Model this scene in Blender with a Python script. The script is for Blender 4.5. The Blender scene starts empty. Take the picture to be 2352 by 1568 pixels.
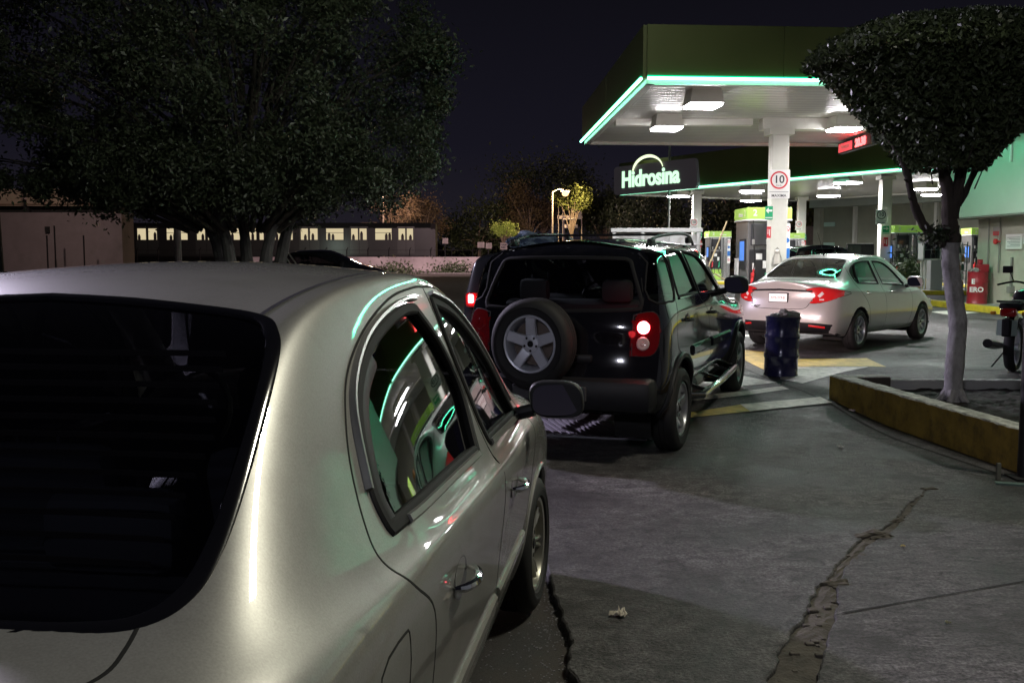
import bpy, bmesh, math, random
import numpy as np
from mathutils import Vector, Matrix, Euler
from mathutils.bvhtree import BVHTree
R = math.radians
rng = random.Random(7)
nrg = np.random.default_rng(7)
scene = bpy.context.scene
COL = scene.collection

# ------------------------------------------------------------------ camera
HC = 1.51
PITCH = math.atan(202/2287)
cam_d = bpy.data.cameras.new('camera')
cam_d.sensor_width = 36; cam_d.lens = 35; cam_d.clip_start = 0.05; cam_d.clip_end = 2000
cam = bpy.data.objects.new('camera', cam_d); COL.objects.link(cam)
cam.location = (0, 0, HC); cam.rotation_euler = (math.pi/2 - PITCH, 0, 0)
scene.camera = cam

# ------------------------------------------------------------------ world (night sky)
world = bpy.data.worlds.new("World"); scene.world = world; world.use_nodes = True
wn = world.node_tree; wn.nodes.clear()
wo = wn.nodes.new('ShaderNodeOutputWorld'); wb = wn.nodes.new('ShaderNodeBackground')
wt = wn.nodes.new('ShaderNodeTexCoord'); wx = wn.nodes.new('ShaderNodeSeparateXYZ'); wr = wn.nodes.new('ShaderNodeValToRGB')
wn.links.new(wt.outputs['Generated'], wx.inputs[0]); wn.links.new(wx.outputs['Z'], wr.inputs[0])
cr = wr.color_ramp; cr.elements[0].position = 0.0; cr.elements[0].color = (0.0150, 0.0130, 0.0180, 1)
cr.elements[1].position = 0.30; cr.elements[1].color = (0.0036, 0.0035, 0.0053, 1)
e = cr.elements.new(0.10); e.color = (0.0078, 0.0072, 0.0128, 1)
wn.links.new(wr.outputs[0], wb.inputs[0]); wb.inputs[1].default_value = 1.0
wn.links.new(wb.outputs[0], wo.inputs[0])
scene.view_settings.view_transform = 'Standard'; scene.view_settings.look = 'None'
scene.view_settings.gamma = 1; scene.view_settings.use_curve_mapping = False
scene.view_settings.exposure = 0.0
scene.cycles.use_denoising = True
scene.cycles.sample_clamp_indirect = 3.0

# ------------------------------------------------------------------ lights
def lamp(kind, name, loc, power, color, target=None, size=0.5, size_y=None, spot=None, blend=0.5, radius=0.05):
    d = bpy.data.lights.new(name, kind); d.energy = power; d.color = color
    if kind == 'AREA':
        d.size = size
        if size_y: d.shape = 'RECTANGLE'; d.size_y = size_y
    else: d.shadow_soft_size = radius
    if kind == 'SPOT': d.spot_size = R(spot); d.spot_blend = blend
    o = bpy.data.objects.new(name, d); COL.objects.link(o); o.location = loc
    if target is not None:
        v = Vector(target) - Vector(loc); o.rotation_euler = v.to_track_quat('-Z', 'Y').to_euler()
    return o
# street lamps of the forecourt and of the avenue, with two unseen fill lights added
kl = lamp('AREA', 'street_and_fill_light', (4.5, 5.4, 6.1), 185, (1.0, 0.965, 0.78), (-0.3, 1.7, 0.8), 0.95, 0.5); kl.data.spread = R(150)
lamp('AREA', 'avenue_lamp_light', (-12.5, 18.0, 8.2), 600, (0.84, 0.75, 1.0), (0.5, 4.0, 0), 0.7, 0.3).data.spread = R(84)
lamp('AREA', 'avenue_lamp_light', (-27, 52, 11), 270, (1.0, 0.74, 0.66), (-30, 70, 2), .6).data.spread = R(110)
lamp('AREA', 'avenue_lamp_light', (-5, 60, 10), 2300, (1.0, 0.70, 0.72), (-4, 80, .5), .6).data.spread = R(120)
lamp('AREA', 'street_and_fill_light', (-3.2, -6.5, 6.0), 42, (0.86, 0.86, 1.0), (1.2, 7.5, .8), .6, .3).data.spread = R(80)  # unseen fill light added behind the camera to brighten the spare wheel rim
lamp('AREA', 'street_and_fill_light', (1.0, 7.0, 8.5), 70, (0.95, 1.0, 0.86), (-5.6, 23, 4.6), .6, .3).data.spread = R(84)  # fill light added to brighten the big tree; no lamp stands here
lamp('AREA', 'led_glow', (9.62, 22.7, 4.45), 62, (0.05, 1.0, 0.50), (12.2, 22.7, 3.6), 9.6, .05)
lamp('AREA', 'led_glow', (5.9, 17.5, 4.42), 34, (0.05, 1.0, 0.50), (5.9, 14.5, 2.0), 7.1, .05)

# ------------------------------------------------------------------ helpers
def tagd(o, label=None, cat=None, group=None, kind=None):
    if label: o['label'] = label
    if cat: o['category'] = cat
    if group: o['group'] = group
    if kind: o['kind'] = kind
    return o
def empty(name, loc=(0,0,0), rz=0, label=None, cat=None, group=None):
    o = bpy.data.objects.new(name, None); COL.objects.link(o); o.empty_display_size = 0.2
    o.location = loc; o.rotation_euler = (0, 0, rz)
    return tagd(o, label, cat, group)
def copy_tree(o, parent=None):
    c = o.copy(); COL.objects.link(c); c.parent = parent
    for ch in list(o.children): copy_tree(ch, c)
    return c
def mesh_obj(name, V, F, mat=None, parent=None, smooth=False, normals=None, mats=None, fm=None):
    me = bpy.data.meshes.new(name)
    me.from_pydata([tuple(v) for v in V], [], [tuple(int(i) for i in f) for f in F])
    if mats:
        for m in mats: me.materials.append(m)
        if fm is not None: me.polygons.foreach_set('material_index', fm)
    elif mat: me.materials.append(mat)
    if smooth: me.polygons.foreach_set('use_smooth', [True]*len(me.polygons))
    me.update()
    if normals is not None: me.normals_split_custom_set_from_vertices([tuple(n) for n in normals])
    o = bpy.data.objects.new(name, me); COL.objects.link(o); o.parent = parent
    return o
class MB:
    """collects simple solids in one mesh"""
    def __init__(s): s.V = []; s.F = []; s.M = []; s.m = 0
    def add(s, V, F):
        b = len(s.V); s.V += [tuple(v) for v in V]
        s.F += [tuple(b+i for i in f) for f in F]; s.M += [s.m]*len(F); return s
    def box(s, x0, x1, y0, y1, z0, z1, bev=0.0):
        if bev > 0:
            return s.rbox(x0, x1, y0, y1, z0, z1, bev)
        V = [(x,y,z) for z in (z0,z1) for y in (y0,y1) for x in (x0,x1)]
        return s.add(V, [(0,2,3,1),(4,5,7,6),(0,1,5,4),(2,6,7,3),(0,4,6,2),(1,3,7,5)])
    def rbox(s, x0, x1, y0, y1, z0, z1, b):
        bm = bmesh.new(); bmesh.ops.create_cube(bm, size=1)
        for v in bm.verts:
            v.co = ((x0+x1)/2+v.co.x*(x1-x0), (y0+y1)/2+v.co.y*(y1-y0), (z0+z1)/2+v.co.z*(z1-z0))
        b = min(b, .49*min(abs(x1-x0), abs(y1-y0), abs(z1-z0)))
        bmesh.ops.bevel(bm, geom=bm.edges[:], offset=b, segments=2, affect='EDGES', profile=0.5)
        bm.verts.index_update()
        s.add([v.co[:] for v in bm.verts], [[v.index for v in f.verts] for f in bm.faces]); bm.free(); return s
    def tube(s, pts, r, n=8, cap=True, r1=None):
        pts = [Vector(p) for p in pts]; m = len(pts); V = []; F = []
        rs = r if isinstance(r, (list, tuple)) else [r + ((r1 if r1 is not None else r)-r)*i/max(1, m-1) for i in range(m)]
        up = Vector((0,0,1))
        t0 = (pts[1]-pts[0]).normalized()
        if abs(t0.z) > .9: up = Vector((1,0,0))
        u = t0.cross(up).normalized()
        for i, p in enumerate(pts):
            t = (pts[min(i+1,m-1)]-pts[max(i-1,0)]).normalized()
            u = (u - t*u.dot(t)).normalized(); w = t.cross(u)
            for k in range(n):
                a = 2*math.pi*k/n; V.append(p + (u*math.cos(a)+w*math.sin(a))*rs[i])
        for i in range(m-1):
            for k in range(n):
                a = i*n+k; b = i*n+(k+1)%n; F.append((a, b, b+n, a+n))
        if cap: F.append(tuple(range(n-1,-1,-1))); F.append(tuple(range((m-1)*n, m*n)))
        return s.add(V, F)
    def lathe(s, prof, c=(0,0,0), axis='z', n=24, close=False):
        """prof: list of (radius, height)"""
        V = []; F = []; m = len(prof)
        for (r, h) in prof:
            for k in range(n):
                a = 2*math.pi*k/n; x = r*math.cos(a); y = r*math.sin(a)
                p = (x, y, h) if axis == 'z' else ((h, x, y) if axis == 'x' else (y, h, x))
                V.append((c[0]+p[0], c[1]+p[1], c[2]+p[2]))
        for i in range(m-1 if not close else m):
            for k in range(n):
                a = i*n+k; b = i*n+(k+1)%n; c2 = ((i+1)%m)*n+(k+1)%n; d = ((i+1)%m)*n+k
                F.append((a, b, c2, d))
        if not close:
            if prof[0][0] > 1e-4: F.append(tuple(range(n-1,-1,-1)))
            if prof[-1][0] > 1e-4: F.append(tuple(range((m-1)*n, m*n)))
        return s.add(V, F)
    def prism(s, poly, h0, h1, plane='xy'):
        """polygon extruded along the third axis"""
        n = len(poly); V = []
        for h in (h0, h1):
            for (a, b) in poly:
                V.append((a,b,h) if plane == 'xy' else ((a,h,b) if plane == 'xz' else (h,a,b)))
        F = [tuple(range(n-1,-1,-1)), tuple(range(n, 2*n))] + [(i, (i+1)%n, n+(i+1)%n, n+i) for i in range(n)]
        return s.add(V, F)
    def xf(s, M):
        s.V = [tuple(M @ Vector(v)) for v in s.V]; return s
    def build(s, name, mat=None, parent=None, smooth=False, mats=None):
        o = mesh_obj(name, s.V, s.F, mat, parent, False, None, mats, s.M if mats else None)
        bm = bmesh.new(); bm.from_mesh(o.data)
        bmesh.ops.recalc_face_normals(bm, faces=bm.faces)
        if smooth:
            for f in bm.faces: f.smooth = True
            for ed in bm.edges:
                if len(ed.link_faces) == 2 and ed.calc_face_angle(0) > R(34): ed.smooth = False
        bm.to_mesh(o.data); bm.free()
        return o
def text_obj(name, body, size, mat, parent, M, extrude=0.004, align='CENTER', bold=0.0, spacing=1.0, sx=1.0, label=None, bevel=0.0):
    cu = bpy.data.curves.new(name, 'FONT'); cu.body = body; cu.size = size; cu.extrude = extrude
    cu.align_x = align; cu.align_y = 'CENTER'; cu.offset = bold; cu.space_character = spacing; cu.resolution_u = 4; cu.bevel_depth = bevel
    t = bpy.data.objects.new(name, cu); COL.objects.link(t)
    dg = bpy.context.evaluated_depsgraph_get(); dg.update()
    me = bpy.data.meshes.new_from_object(t.evaluated_get(dg)); me.name = name
    bpy.data.objects.remove(t); bpy.data.curves.remove(cu)
    S = Matrix.Diagonal((sx, 1, 1, 1)); me.transform(M @ S)
    me.materials.clear(); me.materials.append(mat)
    o = bpy.data.objects.new(name, me); COL.objects.link(o); o.parent = parent
    if label: o['label'] = label
    return o
def face_mat(origin, right, up):
    """matrix placing text: x -> right, y -> up, z -> outward"""
    r = Vector(right).normalized(); u = Vector(up).normalized(); n = r.cross(u)
    M = Matrix((r, u, n)).transposed().to_4x4(); M.translation = Vector(origin); return M
def gz(y):
    t = min(1, max(0, (y-8.4)/2.2)); return 0.09*t*t*(3-2*t)
def gp(u, v, z=None):
    """a point of the ground seen at (u,v) of the 2352 px wide photograph"""
    cp, sp = math.cos(PITCH), math.sin(PITCH)
    dx, dy, dz = (u-1176)/2287, 1.0, (784-v)/2287
    d = Vector((dx, cp*dy+sp*dz, -sp*dy+cp*dz))
    zz = 0.0 if z is None else z
    for _ in range(8):
        t = (zz-HC)/d.z; p = Vector((0,0,HC))+d*t
        if z is None: zz = gz(p.y)
        else: break
    return p
def dp(u, v, Y):
    """the point at depth Y on the line of sight through (u,v)"""
    cp, sp = math.cos(PITCH), math.sin(PITCH)
    d = Vector(((u-1176)/2287, cp+sp*(784-v)/2287, -sp+cp*(784-v)/2287))
    return Vector((0,0,HC)) + d*(Y/d.y)

# ------------------------------------------------------------------ materials
MATS = {}
def mat(name, col=None, rough=0.6, metal=0.0, coat=0.0, bump=0.0, bscale=60.0, var=0.0, vscale=4.0, emit=None, estr=0.0,
        spec=None, coat_rough=0.03, coat_ior=1.5, dirt=None, dirt_amt=0.3, dscale=3.0, stretch=None, rvar=0.0):
    if name in MATS: return MATS[name]
    m = bpy.data.materials.new(name); m.use_nodes = True; nt = m.node_tree; N = nt.nodes; L = nt.links
    b = N['Principled BSDF']
    b.inputs['Base Color'].default_value = (*col, 1); b.inputs['Roughness'].default_value = rough
    b.inputs['Metallic'].default_value = metal; b.inputs['Coat Weight'].default_value = coat
    b.inputs['Coat Roughness'].default_value = coat_rough
    b.inputs['Coat IOR'].default_value = coat_ior
    if spec is not None: b.inputs['Specular IOR Level'].default_value = spec
    if emit: b.inputs['Emission Color'].default_value = (*emit, 1); b.inputs['Emission Strength'].default_value = estr
    tc = N.new('ShaderNodeTexCoord'); src = tc.outputs['Object']
    if stretch:
        mp = N.new('ShaderNodeMapping'); mp.inputs['Scale'].default_value = stretch; L.new(src, mp.inputs[0]); src = mp.outputs[0]
    colout = None
    if var > 0:
        n = N.new('ShaderNodeTexNoise'); n.inputs['Scale'].default_value = vscale; n.inputs['Detail'].default_value = 6
        n.inputs['Roughness'].default_value = .6; L.new(src, n.inputs[0])
        r = N.new('ShaderNodeMapRange'); r.inputs[1].default_value = .3; r.inputs[2].default_value = .7
        r.inputs[3].default_value = 1-var; r.inputs[4].default_value = 1+var; L.new(n.outputs[0], r.inputs[0])
        mx = N.new('ShaderNodeVectorMath'); mx.operation = 'SCALE'; mx.inputs[0].default_value = col
        L.new(r.outputs[0], mx.inputs['Scale']); colout = mx.outputs[0]; L.new(colout, b.inputs['Base Color'])
        if rvar > 0:
            r2 = N.new('ShaderNodeMapRange'); r2.inputs[1].default_value = .3; r2.inputs[2].default_value = .7
            r2.inputs[3].default_value = rough-rvar; r2.inputs[4].default_value = rough+rvar; L.new(n.outputs[0], r2.inputs[0])
            L.new(r2.outputs[0], b.inputs['Roughness'])
    if dirt:
        n = N.new('ShaderNodeTexNoise'); n.inputs['Scale'].default_value = dscale; n.inputs['Detail'].default_value = 8
        n.inputs['Roughness'].default_value = .65; L.new(src, n.inputs[0])
        r = N.new('ShaderNodeMapRange'); r.inputs[1].default_value = .48; r.inputs[2].default_value = .72
        r.inputs[3].default_value = 0; r.inputs[4].default_value = dirt_amt; L.new(n.outputs[0], r.inputs[0])
        mx = N.new('ShaderNodeMix'); mx.data_type = 'RGBA'; L.new(r.outputs[0], mx.inputs[0])
        if colout: L.new(colout, mx.inputs[6])
        else: mx.inputs[6].default_value = (*col, 1)
        mx.inputs[7].default_value = (*dirt, 1); L.new(mx.outputs[2], b.inputs['Base Color'])
    if bump > 0:
        n = N.new('ShaderNodeTexNoise'); n.inputs['Scale'].default_value = bscale; n.inputs['Detail'].default_value = 4; L.new(src, n.inputs[0])
        bp = N.new('ShaderNodeBump'); bp.inputs['Strength'].default_value = bump; bp.inputs['Distance'].default_value = .01
        L.new(n.outputs[0], bp.inputs['Height']); L.new(bp.outputs[0], b.inputs['Normal'])
    MATS[name] = m; return m
def glass(name, tint=(0.5,0.55,0.52), ior=1.5, refl=1.0):
    """thin pane: tinted see-through plus mirror reflection by Fresnel"""
    if name in MATS: return MATS[name]
    m = bpy.data.materials.new(name); m.use_nodes = True; nt = m.node_tree; N = nt.nodes; L = nt.links; N.clear()
    o = N.new('ShaderNodeOutputMaterial'); t = N.new('ShaderNodeBsdfTransparent'); g = N.new('ShaderNodeBsdfGlossy')
    f = N.new('ShaderNodeFresnel'); x = N.new('ShaderNodeMixShader'); f.inputs[0].default_value = ior
    t.inputs[0].default_value = (*tint, 1); g.inputs[0].default_value = (refl, refl, refl, 1); g.inputs[1].default_value = .015
    mu = N.new('ShaderNodeMath'); mu.operation = 'MULTIPLY_ADD'; mu.inputs[1].default_value = 1.25; mu.inputs[2].default_value = .02; mu.use_clamp = True
    L.new(f.outputs[0], mu.inputs[0]); L.new(mu.outputs[0], x.inputs[0]); L.new(t.outputs[0], x.inputs[1]); L.new(g.outputs[0], x.inputs[2])
    L.new(x.outputs[0], o.inputs[0]); MATS[name] = m; return m
def emis(name, col, s):
    if name in MATS: return MATS[name]
    m = bpy.data.materials.new(name); m.use_nodes = True; N = m.node_tree.nodes; N.clear()
    o = N.new('ShaderNodeOutputMaterial'); e = N.new('ShaderNodeEmission'); e.inputs[0].default_value = (*col, 1); e.inputs[1].default_value = s
    m.node_tree.links.new(e.outputs[0], o.inputs[0]); MATS[name] = m; return m
rubber = mat('black_rubber', (0.009,0.009,0.010), .7, spec=.25)
black_plastic = mat('black_plastic', (0.012,0.012,0.014), .5, bump=.1, bscale=300, spec=.3)
dark_cloth = mat('dark_seat_cloth', (0.032,0.032,0.036), .9)
chrome = mat('chrome', (0.75,0.76,0.78), .09, 1.0)
alloy = mat('alloy_rim', (0.55,0.56,0.60), .32, 0.85, bump=.03, bscale=90, var=.08)
tyre_m = mat('tyre_rubber', (0.010,0.0098,0.0098), .7, bump=.25, bscale=160, var=.25, vscale=9)
well_m = mat('wheel_well', (0.008,0.008,0.008), .9)
brake_m = mat('brake_disc', (0.16,0.13,0.11), .5, .7)
# ------------------------------------------------------------------ cars
def bsurf(net, S):
    """uniform cubic B-spline surface over a half body net, mirrored at x = 0"""
    P = np.array(net, float); nr, nc, _ = P.shape
    def ext(P):
        E = np.zeros((P.shape[0]+2, P.shape[1]+2, 3)); E[1:-1,1:-1] = P
        fl = np.array([-1,1,1])
        E[1:-1,-1] = P[:,-2]*fl; E[1:-1,0] = 2*P[:,0]-P[:,1]
        E[0] = E[2]*fl; E[-1] = E[-3]*fl
        return E
    def at(P):
        E = ext(P); k = np.array([1,4,1])/6
        A = sum(k[i]*E[i:i+P.shape[0]] for i in range(3)); return sum(k[j]*A[:,j:j+P.shape[1]] for j in range(3))
    Q = P.copy()
    for _ in range(3):
        D = (P-at(Q))*.55; D[:,-1,0] = 0; D[0,:,0] = 0; D[-1,:,0] = 0; Q = Q+D
    E = ext(Q)
    def basis(n):
        u = np.linspace(0, n-1, (n-1)*S+1); i = np.minimum(u.astype(int), n-2); t = u-i
        B = np.zeros((len(u), n+2))
        w = [(1-t)**3/6, (3*t**3-6*t**2+4)/6, (-3*t**3+3*t**2+3*t+1)/6, t**3/6]
        for k in range(4): B[np.arange(len(u)), i+k] = w[k]
        return B
    Bu, Bv = basis(nr), basis(nc)
    G = np.einsum('ui,vj,ijk->uvk', Bu, Bv, E)
    G[0,:,0] = 0; G[-1,:,0] = 0; G[:,-1,0] = 0
    return G
def poly_dist(P, poly):
    """nearest point of a closed outline and inside flag"""
    poly = np.array(poly, float); n = len(poly); best = np.full(len(P), 1e9); near = np.zeros_like(P); ins = np.zeros(len(P), bool)
    for i in range(n):
        a, b = poly[i], poly[(i+1)%n]; d = b-a; L2 = max(d@d, 1e-12)
        t = np.clip(((P-a)@d)/L2, 0, 1); q = a+t[:,None]*d; ds = np.hypot(*(P-q).T)
        m = ds < best; best[m] = ds[m]; near[m] = q[m]
        c = ((a[1] > P[:,1]) != (b[1] > P[:,1])) & (P[:,0] < (b[0]-a[0])*(P[:,1]-a[1])/((b[1]-a[1]) if abs(b[1]-a[1]) > 1e-12 else 1e-12)+a[0])
        ins ^= c
    return best, near, ins
def smooth_poly(pts, n=6, sharp=()):
    """closed Catmull-Rom outline; indices in sharp stay corners"""
    P = [np.array(p, float) for p in pts]; m = len(P); out = []
    for i in range(m):
        p0, p1, p2, p3 = P[i-1], P[i], P[(i+1)%m], P[(i+2)%m]
        if i in sharp: p0 = p1
        if (i+1)%m in sharp: p3 = p2
        for k in range(n):
            t = k/n; out.append(tuple(.5*((2*p1)+(p2-p0)*t+(2*p0-5*p1+4*p2-p3)*t*t+(3*p1-p0-3*p2+p3)*t**3)))
    return out
def smooth_line(pts, n=6):
    P = [np.array(p, float) for p in pts]; m = len(P); out = []
    for i in range(m-1):
        p0, p1, p2, p3 = P[max(i-1,0)], P[i], P[i+1], P[min(i+2,m-1)]
        for k in range(n):
            t = k/n; out.append(tuple(.5*((2*p1)+(p2-p0)*t+(2*p0-5*p1+4*p2-p3)*t*t+(3*p1-p0-3*p2+p3)*t**3)))
    out.append(tuple(P[-1])); return out
class CarShell:
    def __init__(s, net, S=10):
        G = bsurf(net, S); s.nu, s.nv = G.shape[:2]; s.G = G
        du = np.gradient(G, axis=0); dv = np.gradient(G, axis=1)
        du[0] = G[1]-G[0]*np.array([1,1,1]); N = np.cross(dv, du); ln = np.linalg.norm(N, axis=2, keepdims=True); ln[ln < 1e-9] = 1; N = N/ln
        c = np.array([0, G[...,1].mean(), .6])
        if (N*(G-c)).sum() < 0: N = -N
        N[:,-1,0] = 0; N[0,:,0] = 0; N[-1,:,0] = 0
        N = N/np.maximum(np.linalg.norm(N, axis=2, keepdims=True), 1e-9)
        s.V = G.reshape(-1,3).copy(); s.N = N.reshape(-1,3).copy()
        a = (np.arange(s.nu-1)[:,None]*s.nv+np.arange(s.nv-1)[None]).ravel()
        s.F = np.stack([a, a+1, a+s.nv+1, a+s.nv], 1)
        fc = s.V[s.F].mean(1); fn = s.N[s.F].mean(1)
        g = np.cross(s.V[s.F[:,1]]-s.V[s.F[:,0]], s.V[s.F[:,3]]-s.V[s.F[:,0]])
        if (g*fn).sum() < 0: s.F = s.F[:, ::-1]
        s.lab = np.array(['body']*len(s.F), dtype=object)
        full = np.concatenate([s.V, s.V*np.array([-1,1,1])]); nf = len(s.V)
        s.bvh = BVHTree.FromPolygons([tuple(v) for v in full], [tuple(f) for f in s.F]+[tuple(f[::-1]+nf) for f in s.F])
    def cut(s, name, poly, proj='side', where=None, only=None, snap=.62):
        ax = {'side': (1,2), 'rear': (0,2), 'front': (0,2), 'top': (0,1)}[proj]; third = ({0,1,2}-set(ax)).pop()
        fc = s.V[s.F].mean(1); fn = s.N[s.F].mean(1)
        ok = np.abs(fn[:,third]) > .18
        if proj == 'rear': ok = (fn[:,1] < -.12)
        if proj == 'front': ok = (fn[:,1] > .12)
        if proj == 'top': ok = (fn[:,2] > .15)
        if where is not None: ok &= where(fc)
        if only is not None: ok &= np.isin(s.lab, only)
        vm = np.zeros(len(s.V), bool); vm[s.F[ok].ravel()] = True
        idx = np.where(vm)[0]; P = s.V[idx][:,ax]
        e = np.linalg.norm(s.V[s.F[:,1]]-s.V[s.F[:,0]], axis=1); e2 = np.linalg.norm(s.V[s.F[:,3]]-s.V[s.F[:,0]], axis=1)
        cell = np.zeros(len(s.V)); cnt = np.zeros(len(s.V))
        for k in range(4): np.add.at(cell, s.F[:,k], np.minimum(e, e2)); np.add.at(cnt, s.F[:,k], 1)
        cell = cell/np.maximum(cnt, 1)
        d, near, ins = poly_dist(P, poly)
        mv = d < snap*cell[idx]; mi = idx[mv]
        dl = near[mv]-P[mv]; n = s.N[mi]
        n3 = n[:,third]; n3 = np.where(np.abs(n3) < .25, np.sign(n3+1e-9)*.25, n3)
        keep = np.ones(len(mi), bool)
        s.V[mi[:,None], np.array(ax)[None]] += dl
        dt = -(n[:,ax[0]]*dl[:,0]+n[:,ax[1]]*dl[:,1])/n3
        if third == 0: dt = np.where(s.V[mi,0] < 1e-6, 0, dt)
        s.V[mi,third] += dt
        fc = s.V[s.F].mean(1)
        _, _, fin = poly_dist(fc[:,ax], poly)
        s.lab[ok & fin] = name
    def remove_circle(s, cy, cz, r, xmin=.45):
        poly = [(cy+r*math.cos(a), cz+r*math.sin(a)) for a in np.linspace(0, 2*math.pi, 48, endpoint=False)]
        s.cut('none', poly, 'side', lambda c: c[:,0] > xmin)
    def panel(s, label, name, mt, parent, side=0, inset=0.0):
        """side 0: both halves in one mesh, 1 right, -1 left"""
        f = s.F[s.lab == label]
        if len(f) == 0: return None
        used = np.unique(f); mp = np.full(len(s.V), -1); mp[used] = np.arange(len(used))
        V = s.V[used]-s.N[used]*inset; N = s.N[used]; F = mp[f]
        fl = np.array([-1,1,1])
        if side == 1: pass
        elif side == -1: V = V*fl; N = N*fl; F = F[:, ::-1]
        else:
            n = len(V); onx = np.abs(V[:,0]) < 1e-5
            idm = np.arange(n)+n; idm[onx] = np.arange(n)[onx]
            F2 = idm[F][:, ::-1]; V = np.concatenate([V, V*fl]); N = np.concatenate([N, N*fl]); F = np.concatenate([F, F2])
            u = np.unique(F); mp = np.full(len(V), -1); mp[u] = np.arange(len(u)); V = V[u]; N = N[u]; F = mp[F]
        Fl = []
        for q in F:
            q2 = []
            for i in q:
                if i not in q2: q2.append(int(i))
            if len(q2) >= 3: Fl.append(q2)
        return mesh_obj(name, V, Fl, mt, parent, True, N)
    def surf(s, p, proj='side', sgn=1):
        a, b = p
        if proj == 'side': o, d = Vector((2.5*sgn, a, b)), Vector((-sgn,0,0))
        elif proj == 'rear': o, d = Vector((a, -9, b)), Vector((0,1,0))
        elif proj == 'front': o, d = Vector((a, 9, b)), Vector((0,-1,0))
        else: o, d = Vector((a, b, 4)), Vector((0,0,-1))
        h = s.bvh.ray_cast(o, d)
        if h[0] is None:
            h = s.bvh.find_nearest(o+d*1.7); return h[0], Vector((sgn,0,0)) if proj == 'side' else Vector((0,-1,0))
        n = h[1]
        if n.dot(d) > 0: n = -n
        return h[0], n
    def strip(s, line, w, off, th, name, mt, parent, proj='side', sgn=1, closed=False, sub=3, smooth=True, M=None):
        """a raised ribbon of width w following a line on the body"""
        pts = []
        L = list(line)+([line[0]] if closed else [])
        for i in range(len(L)-1):
            for k in range(sub): pts.append(tuple(np.array(L[i])*(1-k/sub)+np.array(L[i+1])*k/sub))
        if not closed: pts.append(L[-1])
        H = [s.surf(p, proj, sgn) for p in pts]
        P = [h[0] for h in H]; Nn = [h[1] for h in H]; n = len(P)
        for _ in range(2):
            Nn = [((Nn[i-1] if closed or i else Nn[i])+Nn[i]*2+Nn[(i+1)%n if closed else min(i+1,n-1)]).normalized() for i in range(n)]
        V = []; F = []
        for i in range(n):
            a = P[i-1] if (closed or i > 0) else P[i]; b = P[(i+1)%n] if (closed or i < n-1) else P[i]
            t = (b-a)
            t = t.normalized() if t.length > 1e-9 else Vector((0,1,0)); c = Nn[i].cross(t).normalized()
            p = P[i]+Nn[i]*off
            V += [p-c*w/2-Nn[i]*.012, p-c*w/2+Nn[i]*(th*.35), p-c*w*.3+Nn[i]*th, p+c*w*.3+Nn[i]*th, p+c*w/2+Nn[i]*(th*.35), p+c*w/2-Nn[i]*.012]
        m = n if closed else n-1
        for i in range(m):
            j = (i+1)%n
            for k in range(5): F.append((i*6+k, i*6+k+1, j*6+k+1, j*6+k))
        if not closed: F += [(0,1,2,3,4,5)[::-1], tuple((n-1)*6+k for k in range(6))]
        if M is not None: M.add(V, F); return None
        mb = MB(); mb.add(V, F); return mb.build(name, mt, parent, smooth=True)
TX = [.90, .965, 1.0, .995]; TZ = [.21, .33, .50, .69]
def row(y, w, x5, z5, x6, z6, x7, z7, z8, z9, dy=None, x4=None, z4=None, tz=TZ, lo=None, TX=TX):
    """one section of the half body, sill first, roof centre last"""
    zs = list(tz); s = 1.0
    if z4 is None: z4 = z5-.085
    if zs[3] > z4-.08: f = (z4-.08)/zs[3]; zs[2] *= (1+f)/2; zs[3] *= f
    if x4 is None: x4 = (w+x5)/2+.008
    X = [w*TX[0], w*TX[1], w*TX[2], w*TX[3], x4, x5, x6, x7, x7*.52, 0]
    Z = zs+[z4, z5, z6, z7, z8, z9]
    if lo is not None: Z[0] = lo; Z[1] = max(Z[1], lo+.06)
    D = dy or [0]*10
    return [(X[i], y+D[i], Z[i]) for i in range(10)]
def ring_arch(cy, cz, r0, r1, x, depth, n=40, a0=-25, a1=205):
    """wheel arch lining"""
    V = []; F = []
    for i in range(n+1):
        a = R(a0+(a1-a0)*i/n); c, s = math.cos(a), math.sin(a)
        V += [(x, cy+r0*c, cz+r0*s), (x-depth, cy+r0*c, cz+r0*s)]
    for i in range(n): F.append((i*2, i*2+1, i*2+3, i*2+2))
    b = len(V); V.append((x-depth, cy, cz)); F += [(b, i*2+3, i*2+1) for i in range(n)]
    return V, F
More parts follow.
